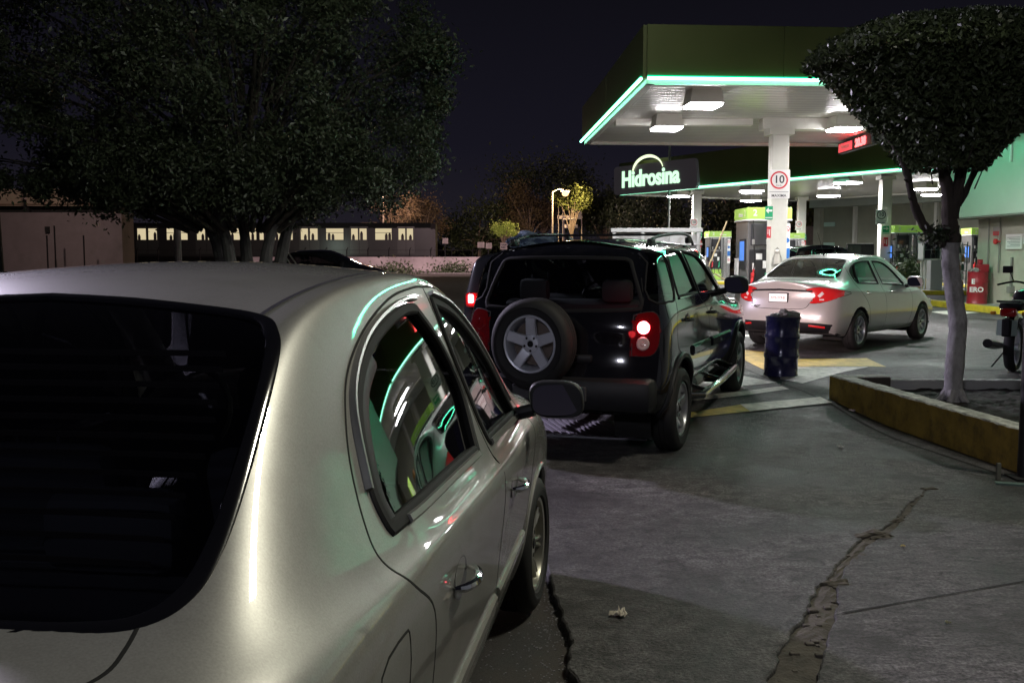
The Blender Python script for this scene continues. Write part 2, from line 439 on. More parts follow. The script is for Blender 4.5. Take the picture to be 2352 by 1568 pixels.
def make_wheel(name, parent, c, side, rt=.30, rr=.19, w=.19, spokes=5, style='five', hub=None, steer=0.0, tmat=None, rmat=None):
    """wheel with tyre and rim; side = +1 faces +x"""
    wh = bpy.data.objects.new(name, None); COL.objects.link(wh); wh.parent = parent; wh.location = c
    wh.rotation_euler = (0, 0, (0 if side > 0 else math.pi)+steer); wh.empty_display_size = .1
    t = MB(); h = w/2
    prof = [(rr, -h*.72), (rr+.012, -h*.93), (rr+(rt-rr)*.45, -h), (rt-.035, -h*.95), (rt-.012, -h*.80), (rt, -h*.55), (rt, -h*.25), (rt-.006, -h*.22), (rt-.006, -h*.16), (rt, -h*.13),
            (rt, h*.13), (rt-.006, h*.16), (rt-.006, h*.22), (rt, h*.25), (rt, h*.55), (rt-.012, h*.80), (rt-.035, h*.95), (rt-.06, h*1.0), (rt-.066, h*.97), (rr+(rt-rr)*.45, h), (rr+.012, h*.93), (rr, h*.72)]
    t.lathe(prof, axis='x', n=48, close=True)
    t.build('tyre', tmat or tyre_m, wh, smooth=True)
    r = MB()
    r.lathe([(rr+.001, h*.70), (rr+.006, h*.80), (rr, h*.84), (rr-.012, h*.80), (rr-.02, h*.60), (rr-.03, h*.1), (rr-.03, -h*.8), (rr+.001, -h*.8)], axis='x', n=48, close=True)
    r.lathe([(0, h*.60), (.018, h*.60), (.03, h*.66), (.062, h*.62), (.075, h*.45), (.075, h*.2), (0, h*.2)], axis='x', n=24)
    def spoke(a, w0, w1, x0, x1, r0, r1, dep=.03):
        V = []; cr, sr = math.cos(a), math.sin(a)
        for (rd, ww, xx) in ((r0, w0, x0), ((r0+r1)*.5, (w0+w1)*.48, (x0+x1)/2+.006), (r1, w1, x1)):
            for (q, dx) in ((-ww/2, -dep), (-ww/2, -.006), (-ww/2+.008, 0), (ww/2-.008, 0), (ww/2, -.006), (ww/2, -dep)):
                V.append((xx+dx, rd*cr-q*sr, rd*sr+q*cr))
        F = []
        for i in range(2):
            for k in range(6): F.append((i*6+k, i*6+(k+1)%6, (i+1)*6+(k+1)%6, (i+1)*6+k))
        F += [(5,4,3,2,1,0), tuple(range(12,18))]
        r.add(V, F)
    if style == 'five':
        for i in range(5): spoke(math.pi/2+2*math.pi*i/5, .085, .075, h*.50, h*.72, .04, rr-.008, .04)
    elif style == 'split':
        for i in range(spokes):
            a = math.pi/2+2*math.pi*i/spokes
            spoke(a-.10, .022, .022, h*.45, h*.70, .05, rr-.006, .03); spoke(a+.10, .022, .022, h*.45, h*.70, .05, rr-.006, .03)
    else:
        for i in range(spokes): spoke(math.pi/2+2*math.pi*i/spokes, .05, .032, h*.45, h*.72, .045, rr-.006, .03)
    r.build('rim', rmat or alloy, wh, smooth=True)
    b = MB(); b.lathe([(0, -.01), (rr*.78, -.01), (rr*.78, .005), (0, .005)], axis='x', n=32)
    b.build('brake_disc', brake_m, wh, smooth=True)
    k = MB()
    for i in range(5):
        a = math.pi/2+math.pi/5+2*math.pi*i/5; k.lathe([(0, h*.655), (.009, h*.655), (.011, h*.60), (.011, h*.50)], (0, .05*math.cos(a), .05*math.sin(a)), 'x', 10)
    k.lathe([(0, h*.70), (.022, h*.69), (.024, h*.62)], axis='x', n=16)
    k.build('wheel_nut', rubber, wh, smooth=True)
    return wh
# ---- near silver sedan
NA = 7.5
def near_net():
    n = []
    tz = [.24, .34, .50, .66]
    n.append([(0,-3.34,.28),(0,-3.42,.36),(0,-3.46,.5),(0,-3.46,.66),(0,-3.44,.80),(0,-3.43,.90),(0,-3.42,.96),(0,-3.41,1.0),(0,-3.39,1.02),(0,-3.36,1.03)])
    X = [.42,.43,.43,.43,.42,.41,.32,.22,.11,0]; Y = [-3.32,-3.40,-3.44,-3.44,-3.42,-3.40,-3.38,-3.36,-3.34,-3.33]; Z = [.28,.36,.5,.66,.81,.92,.98,1.01,1.025,1.035]
    n.append(list(zip(X,Y,Z)))
    X = [.70,.73,.745,.735,.71,.68,.50,.34,.17,0]; Y = [-3.24,-3.30,-3.33,-3.32,-3.30,-3.27,-3.24,-3.22,-3.20,-3.20]; Z = [.28,.36,.5,.66,.83,.945,.995,1.02,1.03,1.035]
    n.append(list(zip(X,Y,Z)))
    def r(y, w, x5, z5, *a):
        f = max(0, min(1, (.35-y)/.5))
        return row(y, w, x5, z5, *a, tz=[.24,.34+.03*f,.50+.07*f,.70+.09*f], x4=(w+x5)/2+.008+f*.010, z4=z5-.085+f*.022, TX=[.89,.945,.985-.014*f,.995+.005*f])
    n += [r(-3.04, .825, .735,.968, .60,1.015, .42,1.03, 1.035,1.04),
          r(-2.86, .845, .755,.985, .64,1.065, .46,1.07, 1.075,1.08),
          r(-2.62, .852, .768,.99, .63,1.205, .50,1.22, 1.228,1.235),
          r(-2.38, .855, .775,.985, .62,1.315, .52,1.35, 1.362,1.368),
          r(-2.12, .855, .79,.98, .61,1.37, .54,1.425, 1.444,1.45),
          r(-1.75, .855, .79,.965, .612,1.398, .55,1.462, 1.487,1.494),
          r(-1.35, .855, .79,.955, .62,1.40, .555,1.468, 1.498,1.507),
          r(-1.0, .855, .79,.945, .64,1.365, .56,1.432, 1.462,1.472),
          r(-.66, .855, .79,.94, .68,1.235, .60,1.29, 1.325,1.335),
          r(-.34, .855, .785,.935, .71,1.07, .60,1.12, 1.15,1.16),
          r(-.08, .855, .775,.925, .69,.965, .58,.99, 1.01,1.015),
          r(.3, .85, .75,.87, .64,.905, .50,.925, .94,.945),
          r(.56, .80, .68,.79, .56,.83, .42,.85, .865,.87)]
    X = [.62,.66,.68,.67,.62,.55,.43,.30,.15,0]; Y = [.66,.72,.76,.78,.74,.70,.66,.64,.64,.64]; Z = [.22,.32,.46,.58,.69,.75,.79,.81,.825,.83]
    n.append(list(zip(X,Y,Z)))
    n.append([(0,.80,.20),(0,.86,.32),(0,.88,.46),(0,.86,.58),(0,.82,.68),(0,.78,.73),(0,.75,.76),(0,.73,.78),(0,.71,.80),(0,.69,.81)])
    return n
def near_origin():
    return (-.715, 4.30, -.02), -R(NA)
def suv_net():
    n = []
    tz = [.34, .46, .62, .82]
    def end(X, Y, Z): n.append(list(zip(X, Y, Z)))
    end([0]*10, [-3.18,-3.25,-3.27,-3.20,-3.17,-3.15,-3.06,-2.99,-2.90,-2.74], [.36,.42,.55,.74,.95,1.06,1.33,1.50,1.585,1.62])
    end([.45,.46,.46,.46,.46,.46,.44,.40,.22,0], [-3.16,-3.23,-3.25,-3.18,-3.15,-3.13,-3.04,-2.97,-2.87,-2.70], [.36,.42,.55,.74,.95,1.06,1.34,1.51,1.59,1.622])
    end([.77,.81,.82,.81,.80,.78,.72,.63,.34,0], [-3.06,-3.11,-3.13,-3.08,-3.06,-3.04,-2.97,-2.91,-2.79,-2.64], [.36,.42,.55,.75,.95,1.06,1.36,1.51,1.595,1.625])
    r = lambda *a, **k: row(*a, tz=tz, **k)
    n.extend([r(-2.84, .865, .825,1.13, .735,1.44, .64,1.545, 1.60,1.628),
          r(-2.4, .868, .83,1.135, .735,1.465, .64,1.56, 1.61,1.632),
          r(-1.95, .868, .83,1.13, .735,1.475, .64,1.565, 1.613,1.635),
          r(-1.58, .868, .83,1.12, .735,1.47, .64,1.565, 1.61,1.63),
          r(-1.25, .868, .83,1.10, .74,1.42, .645,1.52, 1.57,1.59),
          r(-.92, .868, .825,1.07, .755,1.27, .67,1.35, 1.41,1.43),
          r(-.55, .866, .815,1.02, .775,1.10, .68,1.16, 1.20,1.215),
          r(-.18, .865, .80,.985, .73,1.03, .62,1.05, 1.07,1.08),
          r(.36, .855, .78,.945, .70,.985, .56,1.00, 1.02,1.03),
          r(.58, .82, .72,.87, .62,.91, .48,.93, .95,.955)])
    end([.66,.70,.72,.71,.67,.60,.48,.34,.17,0], [.64,.70,.74,.75,.71,.68,.65,.63,.63,.63], [.32,.42,.54,.66,.78,.83,.87,.89,.905,.91])
    end([0]*10, [.76,.82,.84,.83,.78,.75,.72,.70,.69,.68], [.30,.42,.54,.66,.76,.80,.83,.86,.88,.89])
    return n
def compact_net():
    n = []
    tz = [.24, .35, .52, .70]
    def end(X, Y, Z): n.append(list(zip(X, Y, Z)))
    end([0]*10, [-3.52,-3.60,-3.63,-3.61,-3.57,-3.57,-3.60,-3.62,-3.60,-3.54], [.30,.38,.52,.68,.80,.93,1.01,1.06,1.085,1.09])
    end([.44,.45,.45,.45,.44,.43,.38,.30,.16,0], [-3.49,-3.57,-3.60,-3.57,-3.53,-3.53,-3.56,-3.57,-3.53,-3.50], [.30,.38,.52,.68,.80,.92,1.00,1.055,1.085,1.092])
    end([.74,.78,.79,.785,.77,.74,.60,.42,.22,0], [-3.38,-3.44,-3.46,-3.42,-3.38,-3.37,-3.40,-3.40,-3.38,-3.36], [.30,.38,.52,.69,.82,.93,1.01,1.06,1.085,1.092])
    r = lambda *a, **k: row(*a, tz=tz, **k)
    n.extend([r(-3.18, .865, .80,.955, .66,1.03, .48,1.07, 1.085,1.09),
          r(-2.96, .885, .815,.975, .68,1.07, .50,1.095, 1.11,1.115),
          r(-2.70, .895, .82,.98, .65,1.19, .51,1.215, 1.235,1.24),
          r(-2.42, .898, .822,.975, .63,1.31, .53,1.34, 1.36,1.37),
          r(-2.10, .898, .822,.965, .625,1.375, .545,1.425, 1.45,1.458),
          r(-1.75, .898, .822,.955, .63,1.395, .55,1.45, 1.48,1.488),
          r(-1.35, .898, .822,.945, .635,1.39, .55,1.45, 1.482,1.492),
          r(-1.0, .898, .82,.935, .65,1.335, .55,1.40, 1.44,1.452),
          r(-.60, .898, .815,.925, .69,1.17, .58,1.23, 1.27,1.28),
          r(-.25, .895, .805,.915, .73,1.02, .60,1.06, 1.09,1.10),
          r(.0, .89, .79,.90, .70,.96, .58,.98, 1.0,1.005),
          r(.35, .875, .75,.84, .62,.885, .48,.905, .92,.925),
          r(.6, .83, .67,.75, .55,.79, .42,.815, .83,.835)])
    end([.64,.68,.70,.69,.64,.55,.43,.30,.15,0], [.70,.78,.82,.82,.78,.74,.70,.68,.68,.68], [.22,.32,.46,.56,.65,.70,.745,.77,.785,.79])
    end([0]*10, [.86,.92,.93,.91,.87,.83,.80,.78,.76,.74], [.20,.32,.46,.56,.64,.68,.71,.73,.75,.76])
    return n
def suv_place(): return (1.628, 10.693, .055), -R(21.3), R(1.35), (0.94, 1.12, 1.0)
def compact_place(): return (6.18, 17.06, .09), -R(42), 0, .95
paint_silver = mat('silver_paint', (0.36,0.355,0.335), .40, .40, coat=1.0, coat_ior=1.75, var=.13, vscale=260, dirt=(.16,.15,.13), dirt_amt=.28, dscale=5)
paint_black = mat('black_paint', (0.005,0.0055,0.008), .10, 0.0, coat=1.0, dirt=(.02,.019,.019), dirt_amt=.3, dscale=6)
paint_pearl = mat('pearl_paint', (0.50,0.49,0.48), .34, .25, coat=1.0, var=.05, vscale=2.5)
paint_dark = mat('dark_grey_paint', (0.022,0.024,0.028), .25, .2, coat=1.0)
seam_m = mat('seam_shadow', (0.004,0.004,0.004), .9)
glass_dark = glass('tinted_glass', (0.16,0.17,0.17))
glass_mid = glass('window_glass', (0.42,0.47,0.45))
glass_clear = glass('clear_glass', (0.78,0.82,0.80))
red_lens = mat('red_lens', (0.07,0.002,0.003), .12, coat=1.0, emit=(1,.02,.03), estr=.02)
red_lens2 = mat('red_lens_bright', (0.5,0.01,0.01), .12, coat=1.0, emit=(1,.05,.06), estr=.16)
clear_lens = mat('clear_lens', (0.55,0.50,0.48), .15, coat=1.0)
plate_m = mat('plate_white', (0.82,0.82,0.80), .4)
print_dark = mat('print_dark', (0.02,0.02,0.03), .5)
mirror_m = mat('mirror_glass', (0.7,0.72,0.74), .02, 1.0)

def sweep_floor(parent, x, y0, y1, z, h):
    m = MB(); m.box(-x, x, y0, y1, z, z+.03); return m.build('floor_pan', well_m, parent)
def seat(parent, x, y, z=.30, w=.46, hr=True):
    m = MB(); m.rbox(x-w/2, x+w/2, y-.22, y+.26, z, z+.20, .06)
    m.build('seat', dark_cloth, parent, smooth=True)
    b = MB(); b.rbox(-w/2, w/2, -.06, .06, 0, .58, .055); b.xf(Matrix.Translation((x, y-.20, z+.16)) @ Matrix.Rotation(R(16),4,'X'))
    b.build('seat_back', dark_cloth, parent, smooth=True)
    if hr:
        h = MB(); h.rbox(-.13, .13, -.05, .05, .62, .80, .045); h.tube([(-.06,0,.5),(-.06,0,.66)], .006); h.tube([(.06,0,.5),(.06,0,.66)], .006)
        h.xf(Matrix.Translation((x, y-.20, z+.16)) @ Matrix.Rotation(R(13),4,'X')); h.build('head_rest', dark_cloth, parent, smooth=True)
def rear_bench(parent, y, z, w=1.24, hrz=.0):
    b = MB(); b.rbox(-w/2, w/2, -.07, .07, 0, .60, .05); b.xf(Matrix.Translation((0, y, z)) @ Matrix.Rotation(R(20),4,'X')); b.build('rear_seat_back', dark_cloth, parent, smooth=True)
    for x in (-.36, .36):
        h = MB(); h.rbox(x-.13, x+.13, y-.31, y-.20, z+.55, z+.70+hrz, .045); h.build('rear_head_rest', dark_cloth, parent, smooth=True)
def dash(parent, y, z, w=.66):
    b = MB(); b.rbox(-w, w, y-.16, y+.16, z-.30, z, .07); b.build('dashboard', black_plastic, parent, smooth=True)
    s = MB(); n = 20; s.tube([(.17*math.cos(2*math.pi*i/n), 0, .17*math.sin(2*math.pi*i/n)) for i in range(n+1)], .012, 6, False); s.box(-.16,.16,-.01,.01,-.015,.015)
    s.xf(Matrix.Translation((-.36, y-.26, z-.02)) @ Matrix.Rotation(R(-22),4,'X')); s.build('steering_wheel', rubber, parent, smooth=True)
def arches(parent, ys, r, x, w, z):
    for y in ys:
        for sg in (1, -1):
            V, F = ring_arch(y, z, r+.012, r, x, .30)
            m = MB(); m.add([(v[0]*sg, v[1], v[2]) for v in V], F); m.build('wheel_arch_liner', well_m, parent)
def handle(sh, parent, name, y, z, w=.17, mt=None, sgn=1, slope=0.0, recess=None):
    recess = recess or mat('recess_black', (.02,.02,.02), .3, coat=1)
    c, n = sh.surf((y, z), 'side', sgn); cup = MB()
    cup.lathe([(0, -.012), (.05, -.010), (.062, 0), (.066, .0015), (.05, .0005), (0, -.004)], (0,0,0), 'x', 20)
    cup.xf(Matrix.Translation(c+Vector((0,0,.0))) @ Matrix.Rotation(0,4,'X') @ Matrix.Diagonal((sgn, 1.25, .72, 1)))
    h = MB(); pts = []
    for i in range(11):
        t = i/10; yy = y-w/2+w*t; zz = z+slope*(t-.5); cc, nn = sh.surf((yy, zz), 'side', sgn)
        pts.append(cc+nn*(.004+.038*math.sin(math.pi*min(1, max(0, t*1.0)))**.5))
    h.tube(pts, [.006]+[.011]*9+[.006], 8)
    o = h.build(name, mt, parent, smooth=True); cup.build('handle_recess', recess, o, smooth=True)
    return o
def mirror(parent, p, sgn, s=1.0, mt=None, body=None):
    """door mirror at p; the glass looks back"""
    m = MB(); bm = bmesh.new(); bmesh.ops.create_icosphere(bm, subdivisions=4, radius=1)
    for v in bm.verts:
        x, y, z = v.co; f = lambda a, e: math.copysign(abs(a)**e, a)
        x, z = f(x, .62)*.118, f(z, .62)*.082; y = y*.075 if y > 0 else max(y*.075, -.032)
        x += .02*(z/.08)*-.4; v.co = (sgn*x*s, y*s, z*s)
    bm.verts.index_update(); m.add([v.co[:] for v in bm.verts], [[v.index for v in f.verts] for f in bm.faces]); bm.free()
    m.xf(Matrix.Translation(p)); o = m.build('mirror', mt, parent, smooth=True)
    g = MB(); pts = []
    n = 28
    for i in range(n):
        a = 2*math.pi*i/n; f = lambda a, e: math.copysign(abs(a)**e, a)
        pts.append((p[0]+sgn*s*.100*f(math.cos(a), .6), p[2]+s*.066*f(math.sin(a), .6)))
    g.prism(pts, -.002, .002, 'xz'); g.V = [(a-p[0], b, c-p[2]) for a, b, c in g.V]; g.xf(Matrix.Translation((p[0], p[1]-.040*s, p[2])) @ Matrix.Rotation(R(9*sgn),4,'Z') @ Matrix.Rotation(R(-5),4,'X')); g.build('mirror_glass', mirror_m, o)
    a = MB(); a.tube([(p[0]-sgn*.10*s, p[1]+.01, p[2]-.05*s), (p[0]-sgn*.17*s, p[1]+.02, p[2]-.07*s), (p[0]-sgn*.22*s, p[1]+.03, p[2]-.08*s)], .03*s, 10); a.build('mirror_arm', black_plastic, o, smooth=True)
    return o

def translucent(name, col):
    m = bpy.data.materials.new(name); m.use_nodes = True; N = m.node_tree.nodes; L = m.node_tree.links; N.clear(); o = N.new('ShaderNodeOutputMaterial'); a = N.new('ShaderNodeBsdfTranslucent'); b = N.new('ShaderNodeBsdfDiffuse'); x = N.new('ShaderNodeMixShader')
    a.inputs[0].default_value = (*col, 1); b.inputs[0].default_value = (*col, 1); L.new(a.outputs[0], x.inputs[1]); L.new(b.outputs[0], x.inputs[2]); L.new(x.outputs[0], o.inputs[0]); return m
def near_car():
    (x, y, z), rz = near_origin()
    car = empty('sedan_car', (x, y, z), rz, 'silver sedan filling the left foreground, seen from behind its right rear corner', 'car')
    sh = CarShell(near_net(), 15)
    side = lambda c: c[:,0] > .3
    rd = smooth_poly([(-2.30,.99),(-2.295,1.064),(-2.213,1.177),(-2.106,1.252),(-1.938,1.315),(-1.732,1.356),(-1.529,1.378),(-1.415,1.374),(-1.286,1.263),(-1.236,1.114),(-1.325,.968),(-1.349,.958),(-2.10,.985)], 5, (0,7,11,12))
    fd = smooth_poly([(-1.19,1.385),(-.97,1.338),(-.76,1.232),(-.61,1.107),(-.516,.966),(-.50,.932),(-1.13,.948),(-1.15,1.02),(-1.17,1.19)], 5, (0,5,6))
    rg = smooth_poly([(0,1.440),(.195,1.432),(.40,1.415),(.50,1.402),(.548,1.383),(.581,1.348),(.609,1.266),(.634,1.154),(.643,1.09),(.638,1.055),(.605,1.038),(.52,1.036),(.40,1.037),(0,1.040),(-.2,1.040),(-.2,1.44)], 5, (13,14,15,0))
    door_r = smooth_poly([(-2.15,.30),(-2.172,.633),(-2.22,.80),(-2.345,.893),(-2.412,.961),(-2.395,1.029),(-2.332,1.13),(-2.251,1.209),(-2.164,1.269),(-2.037,1.320),(-1.853,1.371),(-1.596,1.417),(-1.338,1.432),(-1.235,1.430),(-1.205,1.30),(-1.18,1.0),(-1.15,.70),(-1.15,.30)], 5, (0,13,17))
    door_f = smooth_poly([(-1.15,.30),(-1.15,.70),(-1.18,1.0),(-1.205,1.30),(-1.235,1.430),(-1.06,1.419),(-.88,1.362),(-.68,1.235),(-.50,1.07),(-.36,.93),(-.30,.80),(-.33,.55),(-.42,.30)], 5, (0,4,12))
    ws = smooth_poly([(0,1.02),(.40,1.02),(.62,1.00),(.655,1.04),(.60,1.22),(.53,1.37),(.48,1.415),(.3,1.435),(0,1.44),(-.2,1.44),(-.2,1.02)], 4, (0,8,9,10))
    sh.cut('glass_r', rd, 'side', side); sh.cut('glass_f', fd, 'side', side)
    sh.cut('rear_glass', rg, 'rear', lambda c: (c[:,1] < -1.9) & (c[:,2] > .99))
    sh.cut('windshield', ws, 'front', lambda c: (c[:,1] > -1.25) & (c[:,2] > .98) & (c[:,0] < .7))
    sh.cut('door_r', door_r, 'side', side, ['body']); sh.cut('door_f', door_f, 'side', side, ['body'])
    for wy in (0, -2.48): sh.remove_circle(wy, .29, .335, .5)
    body = sh.panel('body', 'body', paint_silver, car)
    doors = {}
    for sg in (1, -1):
        for lab, nm, poly, gl, gp_ in (('door_r', 'rear_door', door_r, 'glass_r', rd), ('door_f', 'front_door', door_f, 'glass_f', fd)):
            d = sh.panel(lab, nm, paint_silver, car, sg); doors[(lab, sg)] = d
            sh.panel(gl, 'window', glass_dark if lab == 'door_r' else glass_mid, d, sg, .012)
            sh.strip(gp_, .032, .0, .008, 'window_seal', rubber, d, 'side', sg, True, 2)
            sh.strip(poly[:-1], .009, -.0015, .0022, 'door_gap', seam_m, d, 'side', sg, True, 2)
        q = smooth_line([(-2.265,1.00),(-2.262,1.06),(-2.18,1.168),(-2.085,1.24),(-1.95,1.29)]); sh.strip(q, .050, -.003, .006, 'quarter_trim', black_plastic, doors[('door_r', sg)], 'side', sg)
        belt = smooth_line([(-2.20,.982),(-2.1,.978),(-1.75,.965),(-1.36,.950)]); sh.strip(belt, .022, .004, .010, 'belt_moulding', mat('satin_trim', (.30,.30,.28), .28, .6), doors[('door_r', sg)], 'side', sg)
        belt = smooth_line([(-1.12,.94),(-.8,.93),(-.52,.922)]); sh.strip(belt, .022, .004, .010, 'belt_moulding', mat('satin_trim', (.3,.3,.28)), doors[('door_f', sg)], 'side', sg)
        lip = [(r_*0+(-2.33), .968) for r_ in (0,)] 
        # drip rail of bright trim over both windows
        tr = smooth_line([(-2.318,1.07),(-2.225,1.20),(-2.115,1.275),(-1.94,1.339),(-1.73,1.381),(-1.53,1.402),(-1.40,1.40)])
        sh.strip(tr, .012, .005, .010, 'frame_trim', mat('satin_trim', (.3,.3,.28)), doors[('door_r', sg)], 'side', sg)
        tr = smooth_line([(-1.19,1.408),(-.96,1.362),(-.745,1.25),(-.60,1.12),(-.50,.98)])
        sh.strip(tr, .012, .005, .010, 'frame_trim', mat('satin_trim', (.3,.3,.28)), doors[('door_f', sg)], 'side', sg)
        sh.strip(smooth_line([(-2.12,.46),(-1.8,.455),(-1.18,.45)]), .05, .0, .012, 'side_moulding', paint_silver, doors[('door_r', sg)], 'side', sg)
        sh.strip(smooth_line([(-1.12,.45),(-.8,.445),(-.45,.45)]), .05, .0, .012, 'side_moulding', paint_silver, doors[('door_f', sg)], 'side', sg)
        handle(sh, doors[('door_r', sg)], 'door_handle', -1.93, .775, .20, mat('chrome'), sg, -.01)
        handle(sh, doors[('door_f', sg)], 'door_handle', -.93, .765, .20, mat('chrome'), sg, -.01)
        dt = smooth_line([(.50*1.0,-2.255),(.515,-2.05),(.525,-1.75),(.53,-1.3),(.54,-1.05)])
        sh.strip(dt, .018, -.002, .004, 'roof_ditch_moulding', black_plastic, car, 'top', 1) if sg == 1 else sh.strip([(-a, b) for a, b in dt], .018, -.002, .004, 'roof_ditch_moulding', black_plastic, car, 'top', 1)
        for wy in (0, -2.48):
            arc = [(wy+.338*math.cos(a), .29+.338*math.sin(a)) for a in np.linspace(R(-12), R(192), 30)]
            sh.strip(arc, .022, .0, .007, 'arch_lip', paint_silver, car, 'side', sg, False, 1)
    # fuel flap on the right rear wing
    fl = smooth_poly([(-2.62,.70),(-2.62,.83),(-2.46,.845),(-2.43,.82),(-2.43,.70),(-2.46,.68),(-2.60,.68)], 3)
    sh.strip(fl, .007, -.001, .002, 'fuel_flap_gap', seam_m, car, 'side', 1, True, 1)
    rgl = sh.panel('rear_glass', 'rear_window', glass('rear_tint', (0.45,0.47,0.52)), car, 0, .006)
    full = rg[:-2*5]; full = [p for p in full if p[0] >= 0]; ring = full+[(-a, b) for a, b in reversed(full)]
    sh.strip(ring, .028, -.001, .004, 'glass_border', mat('glass_frit', (.006,.006,.008), .12, coat=1), rgl, 'rear', 1, True, 1)
    dm = MB()
    for k in range(12):
        zz = 1.09+.024*k; w = .56-.09*max(0, (k-6))/6
        sh.strip([(-w, zz), (-w*.5, zz+.001), (0, zz+.002), (w*.5, zz+.001), (w, zz)], .0010, -.009, .0008, '', None, None, 'rear', 1, False, 4, M=dm)
    dm.build('defroster_lines', mat('defroster', (.03,.025,.02), .6), rgl)
    sh.panel('windshield', 'windshield', glass_clear, car, 0, .006)
    # boot lid gaps
    tl = smooth_line([(.606,-2.955),(.612,-3.0),(.612,-3.05),(.585,-3.12),(.56,-3.2)]); 
    sh.strip(tl, .008, -.001, .0015, 'boot_gap', seam_m, car, 'top', 1); sh.strip([(-a, b) for a, b in tl], .008, -.001, .0015, 'boot_gap', seam_m, car, 'top', 1)
    # tail lamps
    for sg in (1, -1):
        m = MB(); m.rbox(.52, .80, -3.44, -3.22, .66, .90, .06)
        m.xf(Matrix.Diagonal((sg,1,1,1))); m.build('tail_lamp', red_lens, car, smooth=True)
    mirror(car, (.955, -.50, .99), 1, .86, black_plastic); mirror(car, (-.945, -.50, .985), -1, 1.12, black_plastic)
    for wy in (0, -2.48):
        for sg in (1, -1): make_wheel('wheel', car, (sg*.755, wy, .29), sg, .29, .195, .185, 7, 'split', steer=(-.06 if wy == 0 else 0), rmat=mat('alloy_gold', (.50,.49,.42), .3, .85, bump=.03))
    arches(car, (0, -2.48), .325, .70, .3, .29)
    sweep_floor(car, .74, -3.2, .6, .22, .03)
    seat(car, .36, -1.35); seat(car, -.36, -1.35); rear_bench(car, -2.30, .42); dash(car, -.55, .98)
    ps = MB(); ps.box(-.62, .62, -2.85, -2.42, .95, .97); ps.build('parcel_shelf', dark_cloth, car)
    # sun strip inside the top of the windshield, its lettering read from behind
    M = face_mat((.17, -1.02, 1.335), (1,0,0), (0,-.35,.2)); sb = MB(); sb.box(-.25,.25,-.035,.035,-.002,0); sb.xf(M); so = sb.build('sun_strip', translucent('sun_strip', (.35,.38,.36)), car)
    text_obj('sun_strip_lettering', 'HOLLAES', .06, print_dark, so, face_mat((.17,-1.021,1.337), (1,0,0), (0,-.35,.2)), .001, bold=.002)
    return car
near_car()

